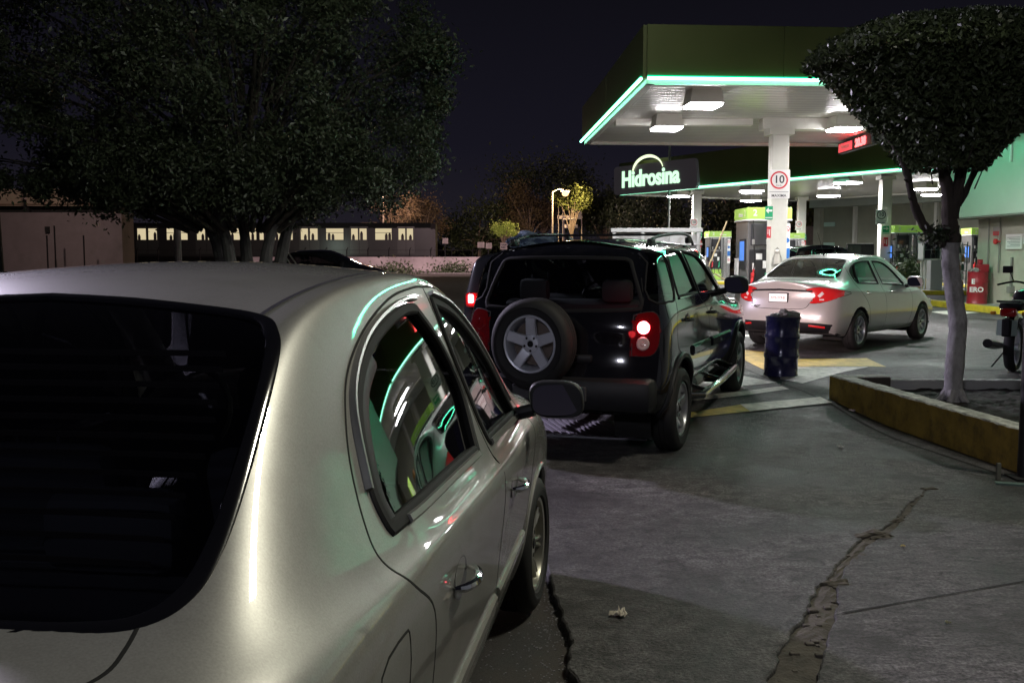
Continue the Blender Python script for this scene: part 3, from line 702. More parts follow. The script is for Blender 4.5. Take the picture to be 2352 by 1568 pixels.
def suv_car():
    loc, rz, rx, sc = suv_place()
    car = empty('suv_car', loc, 0, 'black off-roader with its spare wheel on the tailgate and its brake light glowing', 'car')
    car.rotation_euler = (rx, 0, rz); car.scale = sc
    sh = CarShell(suv_net(), 12); side = lambda c: c[:,0] > .45
    q = smooth_poly([(-2.70,1.53),(-2.90,1.53),(-3.03,1.20),(-2.86,1.175),(-2.70,1.18),(-2.62,1.30),(-2.60,1.46)], 4)
    rd = smooth_poly([(-2.54,1.515),(-2.17,1.53),(-2.11,1.49),(-1.90,1.18),(-2.50,1.19),(-2.57,1.22)], 4, (3,4))
    fd = smooth_poly([(-2.05,1.53),(-1.74,1.50),(-1.45,1.43),(-.88,1.155),(-.95,1.13),(-1.74,1.165),(-1.83,1.19)], 4, (0,3,4))
    dr = smooth_poly([(-2.30,1.575),(-2.62,1.545),(-2.66,1.30),(-2.68,1.15),(-2.75,1.00),(-2.72,.80),(-2.45,.72),(-2.28,.55),(-2.2,.36),(-1.55,.36),(-1.52,.7),(-1.62,1.0),(-1.86,1.16),(-2.06,1.55)], 4, (8,9,13))
    df = smooth_poly([(-2.06,1.55),(-1.86,1.16),(-1.62,1.0),(-1.52,.7),(-1.55,.36),(-.60,.36),(-.52,.6),(-.55,.95),(-.78,1.13),(-1.38,1.45),(-1.72,1.545)], 4, (0,4,5))
    gl = smooth_poly([(0,1.505),(.40,1.50),(.52,1.485),(.56,1.42),(.645,1.20),(.64,1.15),(.58,1.13),(0,1.11),(-.2,1.11),(-.2,1.505)], 5, (0,7,8,9))
    ws = smooth_poly([(0,1.09),(.45,1.08),(.64,1.09),(.62,1.25),(.58,1.45),(.5,1.52),(0,1.55),(-.2,1.55),(-.2,1.09)], 4, (0,6,7,8))
    sh.cut('q', q, 'side', side); sh.cut('rd', rd, 'side', side); sh.cut('fd', fd, 'side', side)
    sh.cut('rg', gl, 'rear', lambda c: c[:,1] < -2.6); sh.cut('ws', ws, 'front', lambda c: (c[:,1] > -1.6) & (c[:,0] < .72) & (c[:,2] > 1.05))
    sh.cut('dr', dr, 'side', side, ['body']); sh.cut('df', df, 'side', side, ['body'])
    gate = [(0,1.575),(.46,1.565),(.60,1.50),(.665,1.20),(.655,1.12),(.60,1.05),(.585,.85),(.59,.72),(0,.70),(-.2,.70),(-.2,1.575)]
    sh.cut('gate', gate, 'rear', lambda c: c[:,1] < -2.6, ['body'])
    lamp_p = smooth_poly([(.60,.80),(.60,1.09),(.74,1.11),(.79,1.03),(.79,.88),(.74,.80)], 3, (0,1))
    sh.cut('lamp', lamp_p, 'rear', lambda c: c[:,1] < -2.85, ['body'])
    for wy in (0, -2.62): sh.remove_circle(wy, .33, .40, .5)
    sh.panel('body', 'body', paint_black, car)
    g = sh.panel('gate', 'tailgate', paint_black, car)
    sh.panel('rg', 'rear_window', glass_clear, g, 0, .006)
    half = [p for p in gl if p[0] >= 0]; sh.strip(half+[(-a, b) for a, b in reversed(half)], .03, -.001, .004, 'window_seal', rubber, g, 'rear', 1, True, 1)
    sh.strip(gate[:8]+[(-a, b) for a, b in reversed(gate[:8])], .010, -.002, .0025, 'tailgate_gap', seam_m, g, 'rear', 1, True, 2)
    sh.panel('ws', 'windshield', glass_clear, car, 0, .006)
    for sg in (1, -1):
        sh.panel('q', 'quarter_window', glass_mid, car, sg, .004)
        sh.strip(q, .016, 0, .005, 'quarter_seal', rubber, car, 'side', sg, True, 1)
        for lab, nm, poly, gg, gp_ in (('dr', 'rear_door', dr, 'rd', rd), ('df', 'front_door', df, 'fd', fd)):
            d = sh.panel(lab, nm, paint_black, car, sg)
            sh.panel(gg, 'window', glass_mid, d, sg, .010); sh.strip(gp_, .022, 0, .007, 'window_seal', rubber, d, 'side', sg, True, 1)
            sh.strip(poly, .009, -.0015, .0022, 'door_gap', seam_m, d, 'side', sg, True, 2)
            b = [(-2.56,1.175),(-1.9,1.165)] if lab == 'dr' else [(-1.82,1.165),(-1.3,1.15),(-.86,1.125)]
            sh.strip(b, .018, .004, .008, 'chrome_strip', chrome, d, 'side', sg)
            b = [(-2.26,.735),(-1.62,.72)] if lab == 'dr' else [(-1.50,.72),(-1.0,.70),(-.62,.69)]
            sh.strip(b, .085, .0, .022, 'side_moulding', paint_black, d, 'side', sg)
            handle(sh, d, 'door_handle', -2.42 if lab == 'dr' else -1.46, 1.0 if lab == 'dr' else .975, .17, black_plastic, sg)
        l = sh.panel('lamp', 'tail_lamp', red_lens, car, sg, -.004)
        lit = mat('brake_glow', (.9,.2,.2), .3, emit=(1,.10,.13), estr=26); 
        for k, (xx, zz, mm, rr_) in enumerate(((.68,1.0,lit if sg == 1 else red_lens,.047), (.68,.885,clear_lens if sg == 1 else red_lens,.050))):
            c, n = sh.surf((xx*sg, zz), 'rear'); m = MB()
            m.lathe([(0,.012),(rr_*.25,.014),(rr_*.3,.008),(rr_*.6,.011),(rr_*.85,.010),(rr_,.003),(rr_,-.01)], axis='y', n=28)
            m.xf(Matrix.Translation(c+n*.004) @ n.to_track_quat('Y','Z').to_matrix().to_4x4()); m.build('brake_light' if k == 0 else 'reversing_light', mm, l, smooth=True)
        sh.strip(lamp_p, .012, 0, .004, 'lamp_rim', black_plastic, l, 'rear', sg, True, 1) if sg == 1 else sh.strip([(-a, b) for a, b in lamp_p], .012, 0, .004, 'lamp_rim', black_plastic, l, 'rear', 1, True, 1)
        for wy in (0, -2.62):
            arc = [(wy+.412*math.cos(a), .33+.412*math.sin(a)) for a in np.linspace(R(-8), R(188), 30)]
            sh.strip(arc, .05, .0, .022, 'arch_flare', black_plastic, car, 'side', sg, False, 1)
        # roof rail and side step
        m = MB(); m.tube(smooth_line([(sg*.60,-2.75,1.58),(sg*.60,-2.62,1.63),(sg*.60,-2.3,1.66),(sg*.61,-1.7,1.67),(sg*.61,-1.35,1.645),(sg*.61,-1.2,1.57)], 4), .013, 8)
        for yy in (-2.62, -1.34): m.rbox(sg*.60-.02, sg*.60+.02, yy-.07, yy+.07, 1.58, 1.64, .015)
        m.build('roof_rail', black_plastic, car, smooth=True)
        m = MB(); m.tube([(sg*.80,-2.22,.36),(sg*.93,-2.12,.35),(sg*.94,-1.4,.35),(sg*.93,-.62,.36),(sg*.80,-.5,.37)], .032, 10)
        for yy in (-1.9, -1.3, -.8): m.tube([(sg*.94,yy,.35),(sg*.70,yy,.40)], .016, 6)
        m.build('side_step', mat('polished_tube', (.35,.36,.37), .15, 1.0), car, smooth=True)
        for wy in (0, -2.62): make_wheel('wheel', car, (sg*.78, wy, .325), sg, .325, .205, .21, 5, 'five')
        hl = MB(); hl.rbox(.46, .78, .50, .72, .74, .88, .05); hl.xf(Matrix.Diagonal((sg,1,1,1))); hl.build('headlight', clear_lens, car, smooth=True)
    # cross bars and the things a rack has
    for yy in (-2.3, -1.6): m = MB(); m.tube([(-.6,yy,1.665),(.6,yy,1.665)], .009, 6); m.build('roof_cross_bar', black_plastic, car, smooth=True)
    mirror(car, (1.0,-.98,1.19), 1, 1.0, black_plastic); mirror(car, (-1.04,-.98,1.20), -1, 1.30, black_plastic)
    arches(car, (0, -2.62), .39, .72, .3, .33); sweep_floor(car, .78, -3.0, .6, .34, .03)
    m = MB(); m.rbox(-.80,.80,-3.32,-3.02,.40,.64,.06); m.build('rear_bumper', black_plastic, car, smooth=True)
    m = MB(); m.rbox(-.30,.30,-3.345,-3.30,.48,.585,.008); m.build('bumper_step_pad', mat('grey_plastic', (.05,.05,.055), .6), car)
    seat(car, .38, -1.75, .45); seat(car, -.38, -1.75, .45); rear_bench(car, -2.50, .60, 1.3, .03); dash(car, -.92, 1.08, .72)
    # spare wheel
    sp = make_wheel('spare_wheel', car, (-.115, -3.345, .895), 1, .328, .207, .215, 5, 'five', rmat=mat('alloy_spare', (.62,.64,.70), .38, .35, bump=.03))
    sp.rotation_euler = (R(0), R(0), R(-90)); 
    m = MB(); m.lathe([(0,0),(.15,0),(.15,-.12),(0,-.12)], (-.115,-3.19,.895), 'y', 20); m.build('spare_wheel_carrier', black_plastic, car, smooth=True)
    m = MB(); m.rbox(-.02,.30,-3.215,-3.17,.74,.80,.015); m.build('tailgate_handle', black_plastic, car, smooth=True)
    mm = Matrix.Translation(loc) @ Matrix.Rotation(rz,4,'Z') @ Matrix.Rotation(rx,4,'X') @ Matrix.Diagonal((*sc,1))
    for sg in (1, -1):
        p = mm @ Vector((sg*.62, .86, .80)); t = mm @ Vector((sg*.85, 9.0, -.1))
        lamp('SPOT', 'headlight_beam', p, 330, (1.0,.74,.73), t, spot=78, blend=.8, radius=.06)
    p = mm @ Vector((.66,-3.35,1.0)); lamp('POINT', 'brake_light_glow', p, .4, (1,.04,.05), radius=.04)
    return car
suv_car()

def compact_car():
    loc, rz, rx, s = compact_place()
    car = empty('sedan_car', loc, rz, 'pearl white sedan stopped between the blue drum and the canopy column', 'car')
    car.scale = (s, s, s)
    sh = CarShell(compact_net(), 12); side = lambda c: c[:,0] > .4
    rd = smooth_poly([(-2.60,1.10),(-2.56,1.22),(-2.36,1.325),(-2.1,1.365),(-1.80,1.372),(-1.76,1.01),(-2.55,1.035)], 4, (4,5,6))
    fd = smooth_poly([(-1.68,1.372),(-1.30,1.345),(-.98,1.22),(-.64,.985),(-.72,.965),(-1.60,1.005)], 4, (0,3,4,5))
    dr = smooth_poly([(-2.32,.68),(-2.58,.92),(-2.66,1.06),(-2.60,1.25),(-2.38,1.365),(-2.1,1.405),(-1.72,1.415),(-1.68,1.0),(-1.62,.7),(-1.64,.27),(-2.22,.27)], 4, (6,9,10))
    df = smooth_poly([(-1.72,1.415),(-1.28,1.385),(-.93,1.25),(-.56,1.0),(-.48,.8),(-.52,.5),(-.6,.27),(-1.64,.27),(-1.62,.7),(-1.68,1.0)], 4, (0,6,7))
    rg = smooth_poly([(0,1.415),(.38,1.405),(.49,1.375),(.54,1.30),(.60,1.17),(.59,1.13),(.50,1.115),(0,1.125),(-.2,1.125),(-.2,1.415)], 5, (0,7,8,9))
    ws = smooth_poly([(0,1.02),(.45,1.01),(.64,1.03),(.62,1.18),(.56,1.35),(.48,1.41),(0,1.435),(-.2,1.435),(-.2,1.02)], 4, (0,6,7,8))
    lampr = smooth_poly([(.40,.955),(.58,.985),(.80,.945),(.86,.885),(.80,.82),(.62,.755),(.47,.745),(.55,.86)], 3, (0,6,7))
    sh.cut('rd', rd, 'side', side); sh.cut('fd', fd, 'side', side)
    sh.cut('rg', rg, 'rear', lambda c: (c[:,1] < -2.2) & (c[:,1] > -3.1)); sh.cut('ws', ws, 'front', lambda c: (c[:,1] > -1.4) & (c[:,0] < .72) & (c[:,2] > .99))
    sh.cut('dr', dr, 'side', side, ['body']); sh.cut('df', df, 'side', side, ['body'])
    sh.cut('lamp', lampr, 'rear', lambda c: c[:,1] < -3.1, ['body'])
    for wy in (0, -2.64): sh.remove_circle(wy, .315, .36, .5)
    sh.cut('diff', [(-.9,.2),(.66,.2),(.74,.33),(.80,.43),(.58,.455),(-.9,.47)], 'rear', lambda c: c[:,1] < -3.0, ['body'])
    sh.panel('body', 'body', paint_pearl, car); sh.panel('diff', 'lower_bumper', black_plastic, car, 0, .008)
    sh.panel('rg', 'rear_window', glass('rear_pane', (.36,.40,.37)), car, 0, .005)
    half = [p for p in rg if p[0] >= 0]; sh.strip(half+[(-a, b) for a, b in reversed(half)], .022, -.001, .003, 'glass_border', rubber, car, 'rear', 1, True, 1)
    sh.panel('ws', 'windshield', glass_clear, car, 0, .005)
    for sg in (1, -1):
        for lab, nm, poly, gg, gp_ in (('dr', 'rear_door', dr, 'rd', rd), ('df', 'front_door', df, 'fd', fd)):
            d = sh.panel(lab, nm, paint_pearl, car, sg)
            sh.panel(gg, 'window', glass_mid, d, sg, .010); sh.strip(gp_, .024, 0, .007, 'window_seal', rubber, d, 'side', sg, True, 1)
            sh.strip(poly, .010, -.0015, .0022, 'door_gap', seam_m, d, 'side', sg, True, 2)
            handle(sh, d, 'door_handle', -2.36 if lab == 'dr' else -1.36, .865, .19, paint_pearl, sg)
        m = MB(); sh.strip(smooth_line([(-2.50,1.04),(-2.44,1.2),(-2.36,1.30)]), .03, .004, .006, '', None, None, 'side', sg, M=m); m.build('window_divider', rubber, car)
        l = sh.panel('lamp', 'tail_lamp', red_lens2 if sg == 1 else red_lens2, car, sg, -.004)
        lp = lampr if sg == 1 else [(-a, b) for a, b in lampr]; sh.strip(lp, .010, 0, .003, 'lamp_rim', seam_m, l, 'rear', 1, True, 1)
        m = MB(); sh.strip([(sg*.585,.845),(sg*.64,.905)], .045, .006, .003, '', None, None, 'rear', 1, M=m); sh.strip([(sg*.60,.80),(sg*.66,.80)], .02, .006, .003, '', None, None, 'rear', 1, M=m); m.build('lamp_inner', mat('lamp_white', (.6,.5,.5), .3, emit=(1,.7,.7), estr=.15), l)
        m = MB(); sh.strip([(sg*.48,.41),(sg*.70,.385)], .028, .002, .005, '', None, None, 'rear', 1, M=m); m.build('reflector', red_lens2, car)
        for wy in (0, -2.64): make_wheel('wheel', car, (sg*.80, wy, .315), sg, .315, .212, .20, 8, 'split')
        hl = MB(); hl.rbox(.50, .78, .55, .76, .58, .70, .04); hl.xf(Matrix.Diagonal((sg,1,1,1))); hl.build('headlight', clear_lens, car, smooth=True)
    sh.strip([(-.50,.925),(0,.945),(.50,.925)], .03, .002, .008, 'boot_trim', black_plastic, car, 'rear', 1)
    c, n = sh.surf((0,.945), 'rear'); text_obj('badge', 'D O D G E', .028, chrome, car, face_mat((0, c.y-.012, .945), (1,0,0), (0,0,1)), .002)
    c, n = sh.surf((-.40,.70), 'rear'); text_obj('badge', 'neon', .062, print_dark, car, face_mat((-.38, c.y-.02, .69), (1,.12,0), (0,0,1)), .003, bold=.001, sx=1.25)
    tl = smooth_line([(-.66,.97),(-.52,.93),(-.50,.76),(-.42,.675),(-.3,.655),(0,.65),(.3,.655),(.42,.675),(.47,.745)])
    sh.strip(tl, .009, -.001, .002, 'boot_gap', seam_m, car, 'rear', 1); 
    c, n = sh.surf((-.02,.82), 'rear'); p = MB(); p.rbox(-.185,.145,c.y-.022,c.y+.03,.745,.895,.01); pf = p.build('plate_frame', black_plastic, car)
    p = MB(); p.box(-.17,.13,c.y-.027,c.y-.021,.757,.883); pl = p.build('licence_plate', mat('plate_glow', (.85,.83,.82), .35, emit=(1,.92,.9), estr=.25), car)  # shine of the reflective plate put in as a faint emission
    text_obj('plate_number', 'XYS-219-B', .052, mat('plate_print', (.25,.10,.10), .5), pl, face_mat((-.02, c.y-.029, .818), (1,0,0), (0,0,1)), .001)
    mirror(car, (.98,-.62,1.02), 1, 1.15, paint_pearl); mirror(car, (-.98,-.62,1.02), -1, 1.15, paint_pearl)
    a = MB(); a.lathe([(0,0),(.03,.0),(.02,.03),(0,.06)], (0,-2.06,1.445), 'z', 12); a.tube([(0,-2.06,1.48),(0,-2.32,1.83)], .005, 6, r1=.003); a.build('roof_aerial', rubber, car, smooth=True)
    arches(car, (0, -2.64), .35, .74, .3, .315); sweep_floor(car, .80, -3.3, .6, .26, .03)
    seat(car, .37, -1.45, .34); seat(car, -.37, -1.45, .34); rear_bench(car, -2.45, .48, 1.3); dash(car, -.62, 1.0, .70)
    ps = MB(); ps.box(-.60,.60,-2.95,-2.50,1.02,1.04); ps.build('parcel_shelf', dark_cloth, car)
    return car
compact_car()
# ------------------------------------------------------------------ ground
def concrete_mat(name, col, seed=0.0, brush=(1.5, 1.7, 1), dark=(.016,.015,.014)):
    m = bpy.data.materials.new(name); m.use_nodes = True; nt = m.node_tree; N = nt.nodes; L = nt.links; b = N['Principled BSDF']
    tc = N.new('ShaderNodeTexCoord'); mp = N.new('ShaderNodeMapping'); mp.inputs['Rotation'].default_value = (0,0,R(-14)); mp.inputs['Scale'].default_value = brush; mp.inputs['Location'].default_value = (seed,seed,0)
    L.new(tc.outputs['Object'], mp.inputs[0])
    n1 = N.new('ShaderNodeTexNoise'); n1.inputs['Scale'].default_value = 6.5; n1.inputs['Distortion'].default_value = .7; n1.inputs['Detail'].default_value = 8; n1.inputs['Roughness'].default_value = .72; L.new(mp.outputs[0], n1.inputs[0])
    n2 = N.new('ShaderNodeTexNoise'); n2.inputs['Scale'].default_value = .9; n2.inputs['Detail'].default_value = 8; n2.inputs['Roughness'].default_value = .62; L.new(tc.outputs['Object'], n2.inputs[0])
    n3 = N.new('ShaderNodeTexNoise'); n3.inputs['Scale'].default_value = 62; n3.inputs['Detail'].default_value = 5; n3.inputs['Roughness'].default_value = .7; L.new(tc.outputs['Object'], n3.inputs[0])
    def mr(src, a, b_, c, d):
        r = N.new('ShaderNodeMapRange'); r.inputs[1].default_value = a; r.inputs[2].default_value = b_; r.inputs[3].default_value = c; r.inputs[4].default_value = d; L.new(src, r.inputs[0]); return r.outputs[0]
    def mul(a, b_):
        q = N.new('ShaderNodeMath'); q.operation = 'MULTIPLY'; L.new(a, q.inputs[0]); L.new(b_, q.inputs[1]); return q.outputs[0]
    f = mul(mul(mr(n1.outputs[0], .36, .64, .34, 1.6), mr(n2.outputs[0], .36, .64, .30, 1.65)), mr(n3.outputs[0], .36, .64, .30, 1.75))
    sc = N.new('ShaderNodeVectorMath'); sc.operation = 'SCALE'; sc.inputs[0].default_value = col; L.new(f, sc.inputs['Scale'])
    # oil drips
    n4 = N.new('ShaderNodeTexNoise'); n4.inputs['Scale'].default_value = 1.9; n4.inputs['Detail'].default_value = 3; L.new(tc.outputs['Object'], n4.inputs[0])
    mx = N.new('ShaderNodeMix'); mx.data_type = 'RGBA'; L.new(mr(n4.outputs[0], .55, .68, 0, .85), mx.inputs[0]); L.new(sc.outputs[0], mx.inputs[6]); mx.inputs[7].default_value = (*dark, 1)
    L.new(mx.outputs[2], b.inputs['Base Color']); L.new(mr(n2.outputs[0], .3, .7, .50, .85), b.inputs['Roughness'])
    hs = N.new('ShaderNodeMath'); hs.operation = 'ADD'; L.new(n1.outputs[0], hs.inputs[0]); L.new(n3.outputs[0], hs.inputs[1])
    bp = N.new('ShaderNodeBump'); bp.inputs['Strength'].default_value = .8; bp.inputs['Distance'].default_value = .012; L.new(hs.outputs[0], bp.inputs['Height']); L.new(bp.outputs[0], b.inputs['Normal'])
    MATS[name] = m; return m
def sheet(name, poly, dz, mt, step=.12, parent=None, tag='structure'):
    """flat sheet over the gently rising ground"""
    bm = bmesh.new(); vs = [bm.verts.new((x, y, 0)) for x, y in poly]; bm.faces.new(vs)
    y0, y1 = min(p[1] for p in poly), max(p[1] for p in poly); y = math.ceil(max(y0, 8.2)/step)*step
    while y < min(y1, 11.0):
        bmesh.ops.bisect_plane(bm, geom=bm.verts[:]+bm.edges[:]+bm.faces[:], plane_co=(0,y,0), plane_no=(0,1,0)); y += step
    for v in bm.verts: v.co.z = gz(v.co.y)+dz
    bmesh.ops.recalc_face_normals(bm, faces=bm.faces)
    for f in bm.faces:
        if f.normal.z < 0: f.normal_flip()
    me = bpy.data.meshes.new(name); bm.to_mesh(me); bm.free(); me.materials.append(mt)
    o = bpy.data.objects.new(name, me); COL.objects.link(o); o.parent = parent
    if tag and not parent: o['kind'] = tag
    return o
asphalt = mat('asphalt', (0.030,0.028,0.028), .62, bump=.6, bscale=300, var=.75, vscale=150, dirt=(.06,.045,.032), dirt_amt=.7, dscale=2.2)
road_far = mat('far_asphalt', (0.035,0.033,0.033), .8, bump=.4, bscale=30, var=.3, vscale=.5)
conc_a = concrete_mat('brushed_concrete', (0.060,0.057,0.058), 0.0)
conc_b = concrete_mat('grooved_concrete', (0.050,0.047,0.048), 3.7, (1.6, 3.4, 1))
dirt_m = mat('packed_dirt', (0.070,0.062,0.050), .95, bump=.8, bscale=60, var=.4, vscale=9)
yel = mat('yellow_road_paint', (0.62,0.48,0.10), .6, bump=.4, bscale=60, var=.22, vscale=7, dirt=(.12,.10,.06), dirt_amt=.6, dscale=9)
whi = mat('white_road_paint', (0.80,0.78,0.70), .6, bump=.5, bscale=60, var=.2, vscale=8, dirt=(.16,.15,.13), dirt_amt=.6, dscale=11)
joint_m = mat('joint_sealer', (0.012,0.011,0.010), .9)
g = MB(); V = []; F = []
ys = [-60, -6, 0, 1, 2]+[2+.5*i for i in range(1, 13)]+[8.4+.2*i for i in range(12)]+[11, 14, 20, 40, 90, 300, 900]
xs = [-900, -300, -60, -20, -8, -3, 0, 3, 8, 20, 60, 300, 900]
for y in ys:
    for x in xs: V.append((x, y, gz(y)-.035))
for i in range(len(ys)-1):
    for j in range(len(xs)-1): a = i*len(xs)+j; F.append((a, a+1, a+1+len(xs), a+len(xs)))
g.add(V, F); o = g.build('ground', asphalt); o['kind'] = 'structure'
# two cast slabs with a broken joint between them, and the ragged edge against the street
def ragged(px, step=.045, amp=.012, seed=1):
    r2 = random.Random(seed); P = [gp(u, v, 0) for u, v in px]; out = []
    for a, b in zip(P, P[1:]):
        n = max(1, int((b-a).length/step))
        for k in range(n):
            t = k/n; q = a.lerp(b, t); out.append((q.x+r2.uniform(-amp, amp), q.y))
    out.append((P[-1].x, P[-1].y)); return out
left = [(-.05,1.6)]+ragged([(1352,1620),(1330,1568),(1312,1535),(1305,1510),(1313,1482),(1298,1430),(1282,1390),(1272,1352)], seed=3)+[(.16,4.9),(.10,6.0),(-.2,8.3),(-2.6,14),(-6,24),(-9,34),(-9,62)]
c1 = ragged([(1752,1640),(1760,1568),(1792,1490),(1850,1410),(1880,1345),(1905,1322),(1925,1290),(1985,1232),(2010,1222),(2052,1198),(2082,1162),(2128,1124)], seed=5, amp=.014)
c2 = ragged([(1850,1640),(1872,1568),(1893,1500),(1912,1440),(1925,1385),(1922,1345),(1932,1318),(1952,1288),(1996,1248),(2024,1232),(2062,1205),(2092,1172),(2128,1124)], seed=8, amp=.010)
def interp(line, y):
    for (x0, y0), (x1, y1) in zip(line, line[1:]):
        if (y0 <= y <= y1): return x0+(x1-x0)*(y-y0)/max(1e-9, y1-y0)
    return line[0][0] if y < line[0][1] else line[-1][0]
def mono(line):
    out = [line[0]]
    for p in line[1:]:
        if p[1] > out[-1][1]+.004: out.append(p)
    return out
left, c1, c2 = mono(left), mono(c1), mono(c2)
ytop = min(c1[-1][1], c2[-1][1])
def slab(name, Lf, Rf, y0, y1, mt, skirtL=True, skirtR=True, h=.034, fine=.03, rag=0):
    ys = []; y = y0
    while y < y1:
        ys.append(y); y += fine if y < 6.5 else (.1 if y < 11 else 1.0)
    ys.append(y1); V = []; F = []
    for y in ys:
        a, b = Lf(y), Rf(y); z = gz(y)
        V += [(a-.006, y, z-h), (a, y, z-.006), (a+.008, y, z), (b-.008, y, z), (b, y, z-.006), (b+.006, y, z-h)]
    for i in range(len(ys)-1):
        for k in range(5): q = i*6+k; F.append((q, q+1, q+7, q+6))
    m = MB(); m.add(V, F); o = m.build(name, mt); o['kind'] = 'structure'; return o
slab('concrete_forecourt', lambda y: interp(left, y), lambda y: interp(c1, y), 1.6, ytop, conc_a)
slab('concrete_forecourt', lambda y: interp(left, y), lambda y: 45, ytop, 62, conc_a)
slab('concrete_pavement', lambda y: interp(c2, y), lambda y: 9.0, 1.6, ytop, conc_b)
# rubble and dirt in the broken joint
V = []; F = []; ys = np.arange(1.6, ytop, .035); nn = 9
for i, y in enumerate(ys):
    a, b = interp(c1, y)-.02, interp(c2, y)+.02
    for k in range(nn):
        t = k/(nn-1); V.append((a+(b-a)*t, y, -.030+.024*math.sin(math.pi*t)**.5+rng.uniform(-.003,.003)))
for i in range(len(ys)-1):
    for k in range(nn-1): q = i*nn+k; F.append((q, q+1, q+nn+1, q+nn))
m = MB(); m.add(V, F); o = m.build('joint_dirt', dirt_m); o['kind'] = 'stuff'
m = MB()
for i in range(60):
    y = rng.uniform(1.9, ytop+.02); a, b = interp(c1, y), interp(c2, y); x = rng.uniform(a-.03, b+.03); s = rng.uniform(.004,.018)*(1 if rng.random() < .9 else 1.8)
    m.rbox(x-s, x+s*rng.uniform(.6,1.4), y-s, y+s*rng.uniform(.5,1.2), -.02, -.012+s*.9, s*.3)
o = m.build('joint_rubble', mat('rubble', (.075,.066,.052), .9, bump=.5, var=.3, vscale=30)); o['kind'] = 'stuff'
# the larger broken lumps at the joint
for u, v, s in ((2005,1228,.075),(2030,1232,.05),(2062,1195,.04),(1922,1338,.05),(2135,1122,.04)):
    p = gp(u, v, 0); m = MB(); bm = bmesh.new(); bmesh.ops.create_icosphere(bm, subdivisions=3, radius=1)
    for vv in bm.verts: k = 1+.25*math.sin(vv.co.x*5+u)+.2*math.cos(vv.co.y*6+v)+rng.uniform(-.08,.08); vv.co = (vv.co.x*s*1.3*k, vv.co.y*s*.6*k, vv.co.z*s*.33*k)
    bm.verts.index_update(); m.add([w.co[:] for w in bm.verts], [[w.index for w in f.verts] for f in bm.faces]); bm.free()
    m.xf(Matrix.Translation((p.x, p.y, -.004)) @ Matrix.Rotation(R(15),4,'Z')); o = m.build('concrete_lump', mat('rubble'))
    tagd(o, {2005:'long broken concrete lump lying across the cracked joint', 2030:'smaller lump right of the long broken lump in the joint', 2062:'pale lump above the long one in the cracked joint', 1922:'lump at the left lip of the joint below the long lump', 2135:'lump at the far end of the cracked joint'}[u], 'rubble', 'broken lumps along the cracked joint')
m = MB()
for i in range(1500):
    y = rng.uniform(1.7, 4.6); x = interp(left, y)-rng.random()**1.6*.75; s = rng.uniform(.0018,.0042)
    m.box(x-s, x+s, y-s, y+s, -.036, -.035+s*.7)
o = m.build('asphalt_glints', mat('glint_pebbles', (.30,.29,.32), .2, coat=.6)); o['kind'] = 'stuff'  # tiny bright pebbles put in as the glints of the dark asphalt
def seam_line(pts, w=.014):
    m = MB(); P = [Vector((p.x, p.y)) for p in [gp(u, v) for u, v in pts]]; P2 = []
    for a, b in zip(P, P[1:]):
        n = max(1, int((b-a).length/.15)); P2 += [a.lerp(b, k/n) for k in range(n)]
    P2.append(P[-1]); V = []; F = []
    for i, p in enumerate(P2):
        t = (P2[min(i+1,len(P2)-1)]-P2[max(i-1,0)]).normalized(); nrm = Vector((-t.y, t.x))*w/2*rng.uniform(.7,1.3)
        V += [(p.x-nrm.x, p.y-nrm.y, gz(p.y)+.003), (p.x+nrm.x, p.y+nrm.y, gz(p.y)+.003)]
    F = [(2*i, 2*i+1, 2*i+3, 2*i+2) for i in range(len(P2)-1)]
    m.add(V, F); o = m.build('expansion_joint', joint_m); o['kind'] = 'structure'
seam_line([(1937,1408),(2080,1382),(2352,1335)], .012); seam_line([(1500,962),(1723,946),(1910,928)], .02); seam_line([(1700,842),(1770,872),(1912,930)], .022)
seam_line([(1700,780),(2000,783),(2352,792)], .02); seam_line([(1912,930),(2060,1010),(2330,1100)], .03); seam_line([(2100,846),(2352,852)], .02)
def gpoly(pts): return [(gp(u, v).x, gp(u, v).y) for u, v in pts]
for pts, mt, dz in (([(1700,803),(1779,811),(1779,853),(1767,856),(1713,829)], yel, .005), ([(1780,826),(1991,823),(2036,843),(1995,842),(1780,842)], yel, .005),
                ([(1841,843),(1995,843),(1928,857),(1843,881),(1792,871),(1792,843)], whi, .005), ([(1620,873),(1700,862),(1782,879),(1715,887),(1600,890)], whi, .005),
                ([(1560,914),(1723,897),(1796,887),(1813,894),(1723,907),(1560,925)], whi, .005), ([(1560,951),(1700,930),(1812,919),(1723,945),(1560,962)], yel, .005), ([(1700,930),(1884,913),(1912,926),(1723,946)], whi, .009)):
    sheet('painted_marking', gpoly(pts), dz, mt)
for pts in ([(2130,716),(2190,713),(2250,718),(2185,724)], [(2100,716),(2140,716),(2140,719),(2100,719)], [(1700,770),(1762,768),(1765,772),(1700,774)]):
    sheet('painted_marking', gpoly(pts), .005, whi)
sheet('painted_marking', gpoly([(2140,690),(2190,690),(2190,692.5),(2140,692.5)]), .006, yel)
